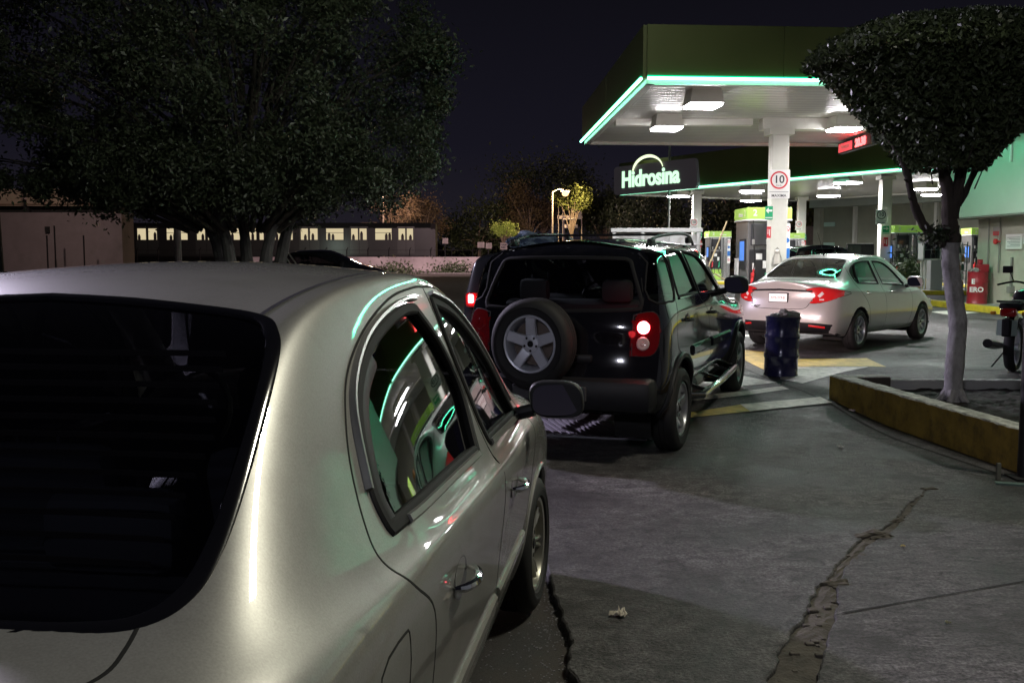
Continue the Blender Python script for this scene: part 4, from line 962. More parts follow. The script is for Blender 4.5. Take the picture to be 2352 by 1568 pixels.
# drain grating in front of the off-roader's rear wheel
dg_ = empty('drain_grating', gp(1320, 985), R(-14), 'steel drain grating with slanting bars under the rear of the black off-roader', 'drain')
m = MB(); m.box(-.62,.62,-.36,.36,.002,.006); m.build('pit', mat('pit_black', (.004,.004,.004), .9), dg_)
m = MB(); m.box(-.66,.66,.36,.40,0,.016); m.box(-.66,.66,-.40,-.36,0,.016); m.box(-.66,-.62,-.36,.36,0,.016); m.box(.62,.66,-.36,.36,0,.016); m.build('frame', mat('worn_steel', (.22,.22,.24), .5, .6), dg_)
bar = None
for i in range(17):
    if bar is None: mm_ = MB(); mm_.box(-.018,.018,-.36,.36,.004,.020); mm_.xf(Matrix(((1,-.5,0,0),(0,1,0,0),(0,0,1,0),(0,0,0,1)))); bar = mm_.build('bar', mat('bar_steel', (.42,.40,.46), .5, .3), dg_); bar.location.x = -.52
    else: c = bar.copy(); COL.objects.link(c); c.parent = dg_; c.location.x = -.50+i*.064
# litter
def crumple(name, u, v, s, col, label, flat=.35, seed=0):
    r2 = random.Random(seed); p = gp(u, v); bm = bmesh.new(); bmesh.ops.create_grid(bm, x_segments=9, y_segments=7, size=1)
    for w in bm.verts:
        a = math.atan2(w.co.y, w.co.x); k = .75+.3*math.sin(3*a+seed)+.12*math.sin(7*a)
        w.co = (w.co.x*s*k, w.co.y*s*.75*k, .006+abs(r2.gauss(0, s*flat)))
    bm.verts.index_update(); m = MB(); m.add([w.co[:] for w in bm.verts], [[w.index for w in f.verts] for f in bm.faces]); bm.free()
    m.xf(Matrix.Translation((p.x, p.y, p.z)) @ Matrix.Rotation(seed,4,'Z')); o = m.build(name, mat(name+'_paper'+str(seed), col, .7)); sd = o.modifiers.new('t', 'SOLIDIFY'); sd.thickness = .0015
    tagd(o, label, 'litter'); return o
crumple('crumpled_paper', 1425, 1413, .045, (.55,.50,.40), 'crumpled cream paper on the concrete beside the silver sedan', .22, 1)
crumple('paper_scrap', 1928, 1028, .028, (.6,.6,.58), 'small white scrap of paper in the middle of the dark concrete', .3, 2)
crumple('paper_cup_lid', 1958, 945, .03, (.6,.5,.5), 'pinkish scrap against the foot of the yellow planter wall', .3, 3)
crumple('fallen_leaf', 2075, 1256, .016, (.40,.33,.12), 'small yellow leaf on the concrete right of the cracked joint', .2, 4)
crumple('fallen_leaf', 2176, 1432, .014, (.20,.20,.10), 'dull leaf on the grooved concrete near the bottom right', .2, 5)
crumple('fallen_leaf', 1305, 1385, .0, (.2,.2,.1), 'x', .2, 5) if False else None
# yellow planter wall
def wallstrip(pts, t, z0, z1, name, mats_, parent, side=1):
    """masonry wall along a path, painted face below a bare coping"""
    P = [Vector(p) for p in pts]; m = MB(); V = []; F = []; FM = []
    Q = []
    for a, b in zip(P, P[1:]):
        n = max(1, int((b-a).length/.06)); Q += [a.lerp(b, k/n) for k in range(n)]
    Q.append(P[-1])
    for i, p in enumerate(Q):
        tt = (Q[min(i+1,len(Q)-1)]-Q[max(i-1,0)]).normalized(); n = Vector((-tt.y, tt.x))*side; e = lambda a: rng.uniform(-a, a)
        for (o_, z) in ((0, z0), (0+e(.002), (z0+z1)/2), (.0+e(.003), z1-.012+e(.004)), (.008+e(.003), z1+e(.003)), (t-.01, z1+e(.003)), (t, z1-.01), (t, z0)): V.append((p.x+n.x*o_, p.y+n.y*o_, z))
    for i in range(len(Q)-1):
        for k in range(6): q = i*7+k; F.append((q, q+1, q+8, q+7)); FM.append(0 if k < 2 else (1 if k < 5 else 2))
    F += [(0,1,2,3,4,5,6), tuple(range((len(Q)-1)*7, len(Q)*7))[::-1]]; FM += [0, 0]
    o = mesh_obj(name, V, F, None, parent, False, None, mats_, FM)
    bm = bmesh.new(); bm.from_mesh(o.data); bmesh.ops.recalc_face_normals(bm, faces=bm.faces); bm.to_mesh(o.data); bm.free(); return o
pl = empty('planter', (0,0,0), 0, 'raised planter of yellow painted masonry around the clipped tree', 'planter')
ypaint = mat('yellow_wall_paint', (0.36,0.25,0.045), .75, bump=.7, bscale=26, var=.3, vscale=5, dirt=(.07,.055,.03), dirt_amt=.75, dscale=7)
coping = mat('worn_coping', (0.62,0.62,0.56), .8, bump=.8, bscale=40, var=.35, vscale=14, dirt=(.10,.09,.06), dirt_amt=.8, dscale=9)
inner = mat('planter_inner', (0.06,0.05,0.04), .9, bump=.6)
A = (3.17, 9.86); B = (3.52, 6.62); 
wallstrip([B, A], .17, -.01, .305, 'painted_wall', [ypaint, coping, inner], pl, -1)
wallstrip([(3.34,9.86),(3.72,9.88)], .15, 0, .305, 'corner_wall', [inner, coping, inner], pl, -1)
wallstrip([(3.72,9.90),(7.5,9.80)], .09, 0, .262, 'back_wall', [inner, coping, mat('white_wall', (.5,.5,.46), .8)], pl, -1)
wallstrip([(5.6,8.35),(7.5,8.30)], .09, 0, .262, 'cross_wall', [inner, coping, inner], pl, -1)
soil_m = mat('soil', (0.028,0.022,0.017), .95, bump=1, bscale=30, var=.4, vscale=9)
V = []; F = []; nx, ny = 60, 60
for j in range(ny+1):
    for i in range(nx+1):
        y = 5.0+4.85*j/ny; x = 3.34+(9.8-y)*.108+ (4.2*i/nx); V.append((x, y, .17+rng.uniform(-.012,.016)))
for j in range(ny):
    for i in range(nx): a = j*(nx+1)+i; F.append((a, a+1, a+nx+2, a+nx+1))
m = MB(); m.add(V, F); m.build('soil', soil_m, pl)
sheet('painted_marking', gpoly([(2190,887),(2352,882),(2352,903)]), .19, mat('faded_green', (.12,.16,.12), .8)) if False else None
# ------------------------------------------------------------------ petrol station
white_metal = mat('white_sheet_metal', (0.66,0.65,0.60), .22, .25, bump=.02, bscale=20, var=.06, vscale=1.5)
white_paint = mat('white_painted_steel', (0.66,0.66,0.60), .5, var=.08, vscale=3, dirt=(.3,.28,.22), dirt_amt=.3, dscale=3)
fascia_m = mat('green_fascia', (0.165,0.195,0.06), .45, var=.05, vscale=1)
led_core = emis('led_core', (.30,1.0,.66), 9)
fringe_glow = emis('fringe_glow', (.0,.85,.40), 1.3)
lens_m = emis('lamp_lens', (1.0,.97,1.0), 66)
grey_pipe = mat('grey_pipe', (.35,.35,.33), .6)
def led(parent, a, b, r=.026):
    a, b = Vector(a), Vector(b); m = MB(); m.tube([a, b], r, 8); o = m.build('led_strip', led_core, parent, smooth=True)
    m = MB(); m.tube([a+Vector((0,0,.028)), b+Vector((0,0,.028))], r*.75, 8); m.build('led_fringe', fringe_glow, o, smooth=True)  # second glowing tube added as the green fringe of light around the strip
def canopy_lamp(parent, x, y, z, power, s=.62, rz=0):
    e = empty('canopy_light', (x, y, z), rz); e.parent = parent
    m = MB(); h = .27; V = [(-s/2,-s/2,-h),(s/2,-s/2,-h),(s/2,s/2,-h),(-s/2,s/2,-h)]; k = s*.42; V += [(-k,-k,0),(k,-k,0),(k,k,0),(-k,k,0)]
    m.add(V, [(0,1,5,4),(1,2,6,5),(2,3,7,6),(3,0,4,7),(4,5,6,7)]); m.build('housing', white_paint, e)
    m = MB(); m.rbox(-s*.47, s*.47, -s*.47, s*.47, -h-.05, -h+.005, .03); m.build('lens', lens_m, e)
    l = lamp('AREA', 'canopy_light_beam', (0,0,-h-.06), power, (1,.97,.96), None, s*.9); l.parent = e; l.data.spread = R(170)
    return e
def canopy(name, A, B, D, z, h, label, lamps, plank=.30, power=100, leds=(0,1,2), lamp_s=.62):
    """A, B: the near edge; D: far corner on A's side"""
    A, B, D = Vector((*A, 0)), Vector((*B, 0)), Vector((*D, 0)); C = B+(D-A)
    root = empty(name, ((A+C)/2).to_tuple()[:2]+(z,), 0, label, 'canopy')
    o = Vector(root.location); q = [p-Vector((o.x,o.y,0)) for p in (A, B, C, D)]
    t = .06
    for i in range(4):
        a, b = q[i], q[(i+1)%4]; u = (b-a).normalized(); n = Vector((u.y, -u.x, 0))
        if n.dot((a+b)/2) < 0: n = -n
        m = MB(); V = []
        for zz in (0, h):
            for (p, s_) in ((a, 1), (b, 1), (b, 0), (a, 0)): V.append(p+n*(t*s_)+Vector((0,0,zz)))
        kf = max(1, round((b-a).length/2.45)); gp0 = u*.004
        for j in range(kf):
            a_, b_ = a.lerp(b, j/kf)+gp0*(j > 0), a.lerp(b, (j+1)/kf)-gp0*(j < kf-1); V = []
            for zz in (0, h):
                for (p, s_) in ((a_, 1), (b_, 1), (b_, 0), (a_, 0)): V.append(p+n*(t*s_+(.0015 if j % 2 else 0))+Vector((0,0,zz)))
            m = MB(); m.add(V, [(0,1,2,3),(4,5,6,7),(0,1,5,4),(1,2,6,5),(2,3,7,6),(3,0,4,7)]); m.build('fascia_panel', fascia_m, root)
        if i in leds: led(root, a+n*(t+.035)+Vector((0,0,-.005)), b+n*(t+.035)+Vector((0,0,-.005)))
        m = MB(); V = []
        for zz in (-.09, -.002):
            for (p, s_) in ((a, 0), (b, 0), (b, -.14), (a, -.14)): V.append(p+n*s_+Vector((0,0,zz)))
        m.add(V, [(0,1,2,3),(4,5,6,7),(0,1,5,4),(1,2,6,5),(2,3,7,6),(3,0,4,7)]); m.build('edge_channel', white_paint, root)
    m = MB(); m.add([p+Vector((0,0,h-.05)) for p in q], [(0,1,2,3)]); m.build('roof_deck', mat('roof_deck', (.2,.2,.19), .8), root)
    # soffit of shallow curved planks running parallel to the near edge
    Lv = (q[3]-q[0]); n = int(Lv.length/plank); w = Lv/n; first = None
    for i in range(n):
        a = q[0]+w*i
        if first is None:
            V = []; F = []; ns = 7
            for j, base in enumerate((Vector((0,0,0)), q[1]-q[0])):
                for k in range(ns): tt = k/(ns-1); V.append(base+w*(.02+.96*tt)+Vector((0,0,-.020*math.sin(math.pi*tt))))
            F = [(k, k+1, ns+k+1, ns+k) for k in range(ns-1)]
            m = MB(); m.add(V, F); first = m.build('soffit_plank', white_metal, root); first.location = a
            for p in first.data.polygons: p.use_smooth = True
        else:
            c = first.copy(); COL.objects.link(c); c.parent = root; c.location = a
    m = MB(); m.add([p+Vector((0,0,.03)) for p in q], [(0,1,2,3)]); m.build('soffit_backing', mat('soffit_dark', (.12,.12,.11), .7), root)
    rz = math.atan2((q[1]-q[0]).y, (q[1]-q[0]).x)
    for (x, y) in lamps: canopy_lamp(root, x-o.x, y-o.y, -.012, power, lamp_s, rz)
    return root
can1 = canopy('station_canopy', (2.31,17.44), (9.45,17.95), (1.94,27.1), 4.5, .90, 'big green edged canopy nearest the camera, over the white column', [(3.5,18.55),(3.35,21.9),(7.25,22.05),(7.4,18.7)], power=170, leds=(0,1,3))
can2 = canopy('station_canopy', (5.44,50.6), (14.3,35.2), (15.84,56.6), 4.5, 1.5, 'long farther canopy with the glowing station sign at its left end', [(7.9,47.7),(10.4,43.6),(12.3,51.7),(14.9,47.3),(12.9,38.6),(17.4,42.4),(19.5,46.5)], power=230, leds=(0,1,3), lamp_s=.8)
# beam under the near canopy
m = MB(); m.rbox(-.15,3.25,-.2,.2,-.26,-.015,.01); m.rbox(-3.4,-.35,-.12,.12,-.16,-.015,.01); o = m.build('cross_beam', white_paint, can1)
m = MB(); m.tube([(1.2,-4.5,-.04),(1.55,-4.1,-.04),(1.9,-3.9,-.03)], .008, 5); m.build('cable', rubber, can1)
sgn_white = mat('sign_white', (.75,.75,.73), .35); sgn_red = mat('sign_red', (.55,.02,.035), .4); sgn_blue = mat('sign_blue', (.02,.15,.50), .4); sgn_green = mat('sign_green', (.01,.33,.14), .4)
def speed_sign(parent, x, y, z, w, right=(1,0,0), ring=None):
    """white plate with a ringed 10 above the word MAXIMA"""
    r = Vector(right).normalized(); M = face_mat((x, y, z), r, (0,0,1)); h = w*1.32
    b = MB(); b.rbox(-w/2, w/2, -h/2, h/2, -.008, 0, .003); b.xf(M); pl_ = b.build('speed_sign', sgn_white, parent)
    c = MB(); n = 36; cy = h*.14; V = []; F = []
    for k in range(n):
        a = 2*math.pi*k/n; V += [(w*.41*math.cos(a), cy+w*.41*math.sin(a), .003), (w*.335*math.cos(a), cy+w*.335*math.sin(a), .003)]
    F = [(2*k, 2*((k+1)%n), 2*((k+1)%n)+1, 2*k+1) for k in range(n)]; c.add(V, F); c.xf(M); c.build('ring', ring or sgn_red, pl_)
    text_obj('digits', '10', w*.50, print_dark, pl_, M @ Matrix.Translation((0, cy+w*.02, .003)), .001, bold=.004)
    text_obj('small_print', 'Km./h.', w*.10, print_dark, pl_, M @ Matrix.Translation((0, cy-w*.24, .003)), .001)
    text_obj('word', 'MAXIMA', w*.17, print_dark, pl_, M @ Matrix.Translation((0, -h*.40, .003)), .001, bold=.001, sx=1.05)
    l = MB(); l.box(-w*.44, w*.44, -h*.275, -h*.262, 0, .004); l.xf(M); l.build('rule', print_dark, pl_)
    return pl_
def arrow_sign(parent, x, y, z, w, h, right, flip=1):
    M = face_mat((x, y, z), right, (0,0,1)); b = MB(); b.box(-w/2,w/2,-h/2,h/2,-.006,0); b.xf(M); p = b.build('exit_sign', sgn_green, parent)
    a = MB(); f = flip; a.prism([(f*w*.42,h*.10),(f*w*.42,h*.24),(-f*w*.05,h*.24),(-f*w*.05,h*.40),(-f*w*.42,h*.17),(-f*w*.05,-h*.06),(-f*w*.05,h*.10)], .001, .004); a.xf(M); a.build('arrow', sgn_white, p)
    a = MB(); a.box(-w*.45,w*.45,-h*.40,-h*.33,.001,.004); a.xf(M); a.build('caption', sgn_white, p)
def extinguisher_sign(parent, x, y, z, w, h, right):
    M = face_mat((x, y, z), right, (0,0,1)); b = MB(); b.box(-w/2,w/2,-h/2,h/2,-.006,0); b.xf(M); p = b.build('extinguisher_sign', sgn_red, parent)
    a = MB(); a.box(-w*.30,-w*.18,-h*.05,h*.30,.001,.004); a.prism([(-w*.38,-h*.05),(-w*.10,-h*.05),(-w*.24,-h*.2)], .001, .004); a.box(w*.05,w*.28,-h*.30,h*.18,.001,.004); a.box(w*.0,w*.34,h*.20,h*.27,.001,.004); a.xf(M); a.build('pictogram', sgn_white, p)
def column(px, Y, w, ztop, label, base=None, signw=.47, signpx=None, greenish=False, x=None):
    X = x if x is not None else (px-1176)/2287*Y; zb = gz(Y)+(.15)
    c = empty('canopy_column', (X, Y, zb), 0, label, 'column')
    m = MB(); m.rbox(-w/2, w/2, -w/2, w/2, 0, ztop-zb, .012); m.build('shaft', white_paint, c)
    m = MB(); m.box(-w*.75, w*.75, -w*.75, w*.75, ztop-zb-.14, ztop-zb); m.build('head_plate', white_paint, c)
    m = MB(); m.box(-w*.53, w*.53, -w*.53, w*.53, 0, .35); m.build('base_sleeve', mat('column_base', (.25,.22,.06), .6), c)
    return c
c1_ = column(1781, 22.3, .36, 4.24, 'thick white column of the near canopy carrying the large 10 limit sign')
b = c1_.location
def zpx(y, Y): return HC+(582-y)/2287*Y
def rel(px, Y): return (px-1176)/2287*Y-b.x
speed_sign(c1_, rel(1784.5,22.05), -.21, zpx(425,22.05)-b.z, .475)
arrow_sign(c1_, rel(1762,22.1), -.20, zpx(490,22.1)-b.z, .17, .29, (1,0,0)); extinguisher_sign(c1_, rel(1763,22.1), -.19, zpx(534,22.1)-b.z, .09, .25, (1,0,0))
# moulded relief hung on the column
m = MB(); pts = [(-.14,-.22),(.14,-.22),(.12,-.05),(.07,.06),(.06,.14),(0,.20),(-.06,.14),(-.07,.06),(-.12,-.05)]; m.prism([(x*.9+rel(1783,22.1), z+zpx(588,22.1)-b.z) for x, z in pts], -.20, -.185, 'xz')
rl = m.build('relief_plaque', mat('relief_grey', (.30,.30,.27), .6, var=.35, vscale=18), c1_)
m = MB(); m.lathe([(0,-.05),(.045,-.045),(.06,0),(.045,.045),(0,.05)], (rel(1783,22.1), -.205, zpx(578,22.1)-b.z), 'z', 12); m.tube([(rel(1783,22.1),-.20,zpx(583,22.1)-b.z),(rel(1783,22.1),-.20,zpx(606,22.1)-b.z)], .05, 8, r1=.08); m.build('relief_figure', mat('relief_light', (.42,.40,.36), .6), rl, smooth=True)
dirs2 = Vector((.4986,-.8666,0))
for px, Y, lab, sw, gr in ((1597,47.5,'far canopy column just right of the glowing station sign',.40,0), (1836,52.5,'slim far column behind the white sedan roof, with a pale 10 sign',.40,0), (2026,38.3,'far column with the green lit 10 sign, left of the tree trunk',.56,1)):
    c = column(px, Y, .38, 4.44, lab); bl = c.location
    X = (({1597:1591.5,1836:1831,2026:2018.5}[px])-1176)/2287*(Y-.3)
    speed_sign(c, X-bl.x, -.3, zpx({1597:515,1836:519,2026:499.5}[px], Y)-bl.z, {1597:.36,1836:.36,2026:.42}[px], ring=print_dark if gr else None)
    ax = {1597:1604,1836:1843,2026:2030}[px]
    arrow_sign(c, (ax-1176)/2287*(Y-.35)-bl.x, -.35, zpx({1597:540,1836:546,2026:529}[px], Y)-bl.z, .24, .3, (1,0,0), -1); extinguisher_sign(c, (ax+1-1176)/2287*(Y-.35)-bl.x, -.33, zpx({1597:560,1836:560,2026:556}[px], Y)-bl.z, .17, .34, (1,0,0))
# glowing station sign
Apt = Vector((5.44,50.6,0)); nrm = Vector((-.8666,-.4986,0))
sgp = Apt+nrm*.22
sg_root = empty('station_sign', sgp+Vector((0,0,4.42)), 0, 'grey rounded sign panel with glowing green white lettering under an arc', 'sign')
m = MB(); P = []
Ls, H_ = 6.35, 1.38
for (cx, cz, a0) in ((.22,.22,180),(Ls-.22,.22,270),(Ls-.35,H_-.25,0),(.22,H_-.22,90)):
    for k in range(6): a = R(a0+18*k); P.append((cx+.22*math.cos(a), cz+.22*math.sin(a)))
Ms = Matrix((dirs2, Vector((0,0,1)), nrm)).transposed().to_4x4(); Mx = Matrix((dirs2, nrm, Vector((0,0,1)))).transposed().to_4x4()
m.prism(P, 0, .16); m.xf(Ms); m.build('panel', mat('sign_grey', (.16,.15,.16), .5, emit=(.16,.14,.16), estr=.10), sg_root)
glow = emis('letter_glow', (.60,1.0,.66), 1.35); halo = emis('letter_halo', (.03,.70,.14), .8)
Mt = Ms @ Matrix.Translation((.72, .30, .17))
t = text_obj('lettering', 'Hidrosina', 1.0, glow, sg_root, Mt, .03, align='LEFT', bold=.028)
bbx = [t.data.vertices[i].co for i in range(len(t.data.vertices))]; Mi = Mt.inverted(); xs_ = [(Mi @ v).x for v in bbx]; zs_ = [(Mi @ v).y for v in bbx]
sx = 4.42/(max(xs_)-min(xs_)); sz = .82/(max(zs_)-min(zs_)); x0 = min(xs_); z0 = min(zs_)
t.data.transform(Mt @ Matrix.Diagonal((sx, sz, 1, 1)) @ Matrix.Translation((-x0, -z0, 0)) @ Mi)
t2 = t.copy(); t2.data = t.data.copy(); COL.objects.link(t2); t2.name = 'halo_letters'; t2.parent = sg_root; t2.data.materials.clear(); t2.data.materials.append(halo)  # green glowing copy put behind the letters as their halo of light
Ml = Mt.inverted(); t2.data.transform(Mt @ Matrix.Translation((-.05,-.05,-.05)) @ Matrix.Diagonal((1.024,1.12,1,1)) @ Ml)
m = MB(); arc = [(2.80+1.17*math.cos(R(a)), .98+.72*math.sin(R(a)), .22) for a in np.linspace(172, 12, 26)]; m.tube(arc, [.02+.055*math.sin(math.pi*min(1,(i+2)/26)) for i in range(26)], 8); m.xf(Ms); m.build('arc', emis('arc_glow', (.85,1.0,.62), 1.4), sg_root, smooth=True)
# price sign with red digits under the far right corner of the near canopy
ps = empty('price_sign', (8.74,25.8,4.30), 0, 'red lit price board hanging under the right corner of the near canopy', 'sign')
m = MB(); m.rbox(0,.16,-1.25,1.25,-.15,.15,.02); m.build('housing', mat('dark_housing', (.05,.05,.055), .4), ps)
Mp = face_mat((-.004,0,0), (0,-1,0), (0,0,1)); m = MB(); m.box(-1.15,-.12,-.12,.10,0,.01); m.xf(Mp); rp = m.build('product_panel', mat('red_panel', (.7,.04,.06), .4, emit=(1,.10,.12), estr=.9), ps)
text_obj('product_name', 'Premium', .17, sgn_white, rp, Mp @ Matrix.Translation((-.62,0,.012)), .002)
text_obj('digits', '20.38', .27, emis('red_digits', (1,.12,.12), 4.5), ps, Mp @ Matrix.Translation((.52,-.01,.012)), .004, bold=.016, sx=1.25)
m = MB(); m.tube([(.08,-.9,.12),(.08,-.9,.2)], .02, 6); m.tube([(.08,.9,.12),(.08,.9,.2)], .02, 6); m.build('bracket', white_paint, ps)
lamp('AREA', 'price_sign_glow', (8.66,25.4,4.30), 14, (1,.05,.05), (5,25.4,3.6), .3, 1.2)
# thin mast behind the sign
m = MB(); m.tube([(7.35,47,0),(7.35,47,6.8)], .05, 8); tagd(m.build('mast', grey_pipe), 'thin pale mast rising behind the glowing station sign', 'mast')

# fuel dispensers
lime = mat('lime_header', (.34,.55,.10), .4, emit=(.34,.62,.10), estr=.22); pump_grey = mat('pump_steel', (.30,.30,.30), .32, .7, var=.1, vscale=2, stretch=(12,12,.4)); pump_dark = mat('pump_black', (.02,.02,.022), .4)
noz_r = mat('nozzle_red', (.6,.03,.035), .4); noz_g = mat('nozzle_green', (.01,.38,.18), .4); scr = mat('pump_screen', (.05,.15,.5), .3, emit=(.10,.28,.8), estr=.7)
def hidro(parent, M, s, col): text_obj('station_name', 'Hidrosina', s, col, parent, M, .001, bold=.003, sx=.8)
def pump(name='fuel_dispenser', num='2', w=1.0, d=1.25):
    e = empty(name, (0,0,0)); base = .15
    m = MB(); m.rbox(.02, w-.02, .02, d-.02, base, 2.2, .02); m.build('cabinet', pump_grey, e)
    m = MB(); m.rbox(-.02, w+.02, -.03, d+.03, 2.20, 2.47, .02); h = m.build('header', lime, e)
    m = MB(); m.box(-.025, w+.025, -.035, d+.035, 2.17, 2.205); m.build('header_trim', sgn_white, h)
    hidro(h, face_mat((.62*w,-.035,2.31), (1,0,0), (0,0,1)), .10, sgn_white); text_obj('number', num, .20, sgn_white, h, face_mat((.17*w,-.035,2.34), (1,0,0), (0,0,1)), .001, bold=.004)
    hidro(h, face_mat((-.025,.45*d,2.31), (0,-1,0), (0,0,1)), .14, sgn_white); text_obj('number', num, .20, sgn_white, h, face_mat((-.025,.12*d,2.34), (0,-1,0), (0,0,1)), .001, bold=.004)
    for (ox, oy, rt_) in ((0,0,0),(0,d,1)):
        def T(x, y, z): return (ox+x, oy+y, z) if not rt_ else (x-.0, y, z)
    # front: dark nozzle bay with two hoses
    m = MB(); m.rbox(.06*w, .56*w, -.06, .03, .72, 1.52, .02); m.build('nozzle_bay', pump_dark, e)
    m = MB(); m.rbox(.08*w, .54*w, -.03, .03, 1.60, 2.1, .02); m.build('display', mat('display_dark', (.04,.04,.045), .25, coat=1), e)
    m = MB(); m.box(.20*w, .34*w, -.068, -.06, 1.28, 1.42); m.box(.36*w, .46*w, -.068, -.06, 1.08, 1.25); m.box(.12*w,.18*w,-.068,-.06,1.05,1.2); m.build('label', sgn_white, e)
    m = MB(); m.rbox(.64*w, .82*w, -.05, .03, .15, 2.15, .02); m.build('steel_pillar', mat('bright_steel', (.6,.6,.6), .25, .9), e)
    m = MB(); m.box(.84*w, .98*w, -.03, .01, .95, 2.1); sb_ = m.build('notice_board', sgn_white, e)
    for k, (zz, mt) in enumerate(((1.98,'ring'),(1.72,'blue'),(1.42,'bluebox'),(1.12,'ring'))):
        m = MB(); cx = .91*w
        if mt == 'ring':
            V = []; n = 24
            for q in range(n): a = 2*math.pi*q/n; V += [(cx+.062*w*math.cos(a), -.034, zz+.062*math.sin(a)), (cx+.048*w*math.cos(a), -.034, zz+.048*math.sin(a))]
            m.add(V, [(2*q, 2*((q+1)%n), 2*((q+1)%n)+1, 2*q+1) for q in range(n)]); m.add([(cx-.045*w,-.0345,zz+.035),(cx-.035*w,-.0345,zz+.045),(cx+.045*w,-.0345,zz-.035),(cx+.035*w,-.0345,zz-.045)], [(0,1,2,3)]); m.build('prohibition_ring', sgn_red, sb_)
        elif mt == 'blue': m.lathe([(0,0),(.06,0)], (cx,-.034,zz), 'y', 24); m.build('blue_disc', sgn_blue, sb_)
        else: m.box(cx-.065*w, cx+.065*w, -.036, -.031, zz-.12, zz+.12); m.build('blue_notice', sgn_blue, sb_)
    for x, mt in ((.12*w, noz_r), (.44*w, noz_g)):
        m = MB(); m.rbox(x-.03, x+.03, -.15, -.05, .86, .98, .015); m.tube([(x,-.10,.88),(x-.02,-.15,.80),(x-.05,-.16,.74)], [.035,.03,.012], 8); m.tube([(x,-.12,.96),(x+.02,-.13,1.06)], .02, 6); m.build('nozzle', mt, e, smooth=True)
        m = MB(); m.tube(smooth_line([(x+.02,-.13,1.05),(x+.03,-.16,1.3),(x,-.12,1.8),(x,-.06,2.17)], 5), .013, 6); m.tube(smooth_line([(x+.05,-.14,.98),(x+.10,-.2,.6),(x+.05,-.18,.45),(x-.02,-.12,.6),(x,-.10,.8)], 5), .013, 6); m.build('hose', rubber, e, smooth=True)
        m = MB(); m.rbox(x-.025,x+.025,-.15,-.09,1.62,1.74,.01); m.build('hose_coupling', mat('coupling', (.6,.6,.58), .3, .8), e)
    m = MB(); m.rbox(-.015,.03, .12*d, .55*d, 1.05, 1.75, .01); sc_ = m.build('side_panel', pump_dark, e); m = MB(); m.box(-.022,-.016,.16*d,.50*d,1.25,1.7); m.build('screen', scr, sc_)
    m = MB(); m.rbox(-.03,.0,.62*d,.9*d,.9,1.3,.01); m.build('card_box', sgn_white, e)
    m = MB(); m.rbox(.05*w,.58*w,-.02,.03,.16,.66,.01); gp2 = m.build('lower_panel', lime, e); hidro(gp2, face_mat((.32*w,-.024,.42), (1,0,0), (0,0,1)), .11, sgn_white)
    return e
pm = pump(); pm.location = (5.40,23.0,gz(23)); tagd(pm, 'lime topped fuel dispenser number 2 directly behind the white column', 'fuel pump', 'fuel dispensers on the islands')
for (u, Y, rz, lab) in ((2050,37.7,R(-4),'lime topped fuel dispenser to the left of the tree trunk'), (1628,47.6,R(0),'distant dispenser seen through the gap left of dispenser 2'), (1800,51.7,0,'small distant dispenser between column and far pillar'), (2226,41.5,R(-6),'dispenser seen just left of the red drum, behind it')):
    c = copy_tree(pm); c.location = ((u-1176)/2287*Y, Y, gz(Y)); c.rotation_euler.z = rz; c['label'] = lab
# islands
def island(x0, x1, y0, y1, label, rz=0):
    e = empty('pump_island', ((x0+x1)/2, (y0+y1)/2, .09), rz, label, 'island'); w, d = (x1-x0)/2, (y1-y0)/2
    m = MB(); m.rbox(-w, w, -d, d, 0, .145, .03); m.build('kerb', mat('yellow_kerb', (.62,.50,.03), .6, bump=.3, var=.15, dirt=(.2,.16,.05), dirt_amt=.5), e)
    m = MB(); m.box(-w+.12, w-.12, -d+.12, d-.12, .10, .152); m.build('paving', mat('pale_paving', (.30,.30,.27), .8, var=.15), e); return e
island(5.0,7.0,20.6,26.5,'yellow kerbed island under the near column and dispenser 2'); island(13.6,17.2,34.2,39.4,'yellow kerbed island carrying the shelf rack'); island(8.4,12.5,45.5,49.6,'island far behind the station sign')
island(14.0,17.4,50.5,54.0,'far island between the canopy columns'); island(18.5,22.0,38.8,43,'island under the dispenser left of the red drum')
# things on the island left of the tree
Yk = 35.2; X0 = (2117-1176)/2287*Yk
k = empty('display_kiosk', (X0, Yk, .24), 0, 'dark glazed display case standing on thin legs left of the tree trunk', 'display case')
m = MB(); wv = 60/2287*Yk; z0 = zpx(597,Yk)-.24; z1 = zpx(557,Yk)-.24
m.rbox(0, 1.0, 0, .5, z0, z0+.05, .01); m.rbox(0,1.0,0,.5,z1-.05,z1,.01); m.box(0,.05,0,.5,z0,z1); m.box(.66,1.0,.0,.5,z0,z1); m.box(0,1,.45,.5,z0,z1); m.build('case', mat('pale_case', (.50,.55,.52), .5), k)
m = MB(); m.box(.05,.66,.40,.44,z0+.05,z1-.05); m.build('back_board', mat('case_dark', (.015,.015,.018), .5), k); m = MB(); m.box(.05,.66,.02,.4,(z0+z1)/2+.04,(z0+z1)/2+.07); m.build('shelf', mat('shelf_metal', (.5,.5,.5), .4), k)
m = MB(); m.box(.05,.66,.005,.012,z0+.05,z1-.05); m.build('pane', glass_clear, k)
for lx, ly in ((.1,.1),(.7,.1),(.1,.38)): m = MB(); m.box(lx,lx+.06,ly,ly+.06,0,z0); m.build('leg', mat('leg_white', (.6,.62,.58), .5), k)
m = MB(); m.box(.55,.75,.1,.3,z1,z1+.12); m.build('top_box', mat('orange_box', (.7,.3,.05), .5), k)
Xr = (2150-1176)/2287*Yk; rk = empty('bottle_rack', (Xr, Yk-.6, .24), 0, 'white wire rack of oil bottles beside the tree trunk', 'rack'); hh = zpx(556,Yk)-.24
m = MB()
for x in (0,.75): m.box(x,x+.04,0,.04,0,hh); m.box(x,x+.04,.4,.44,0,hh)
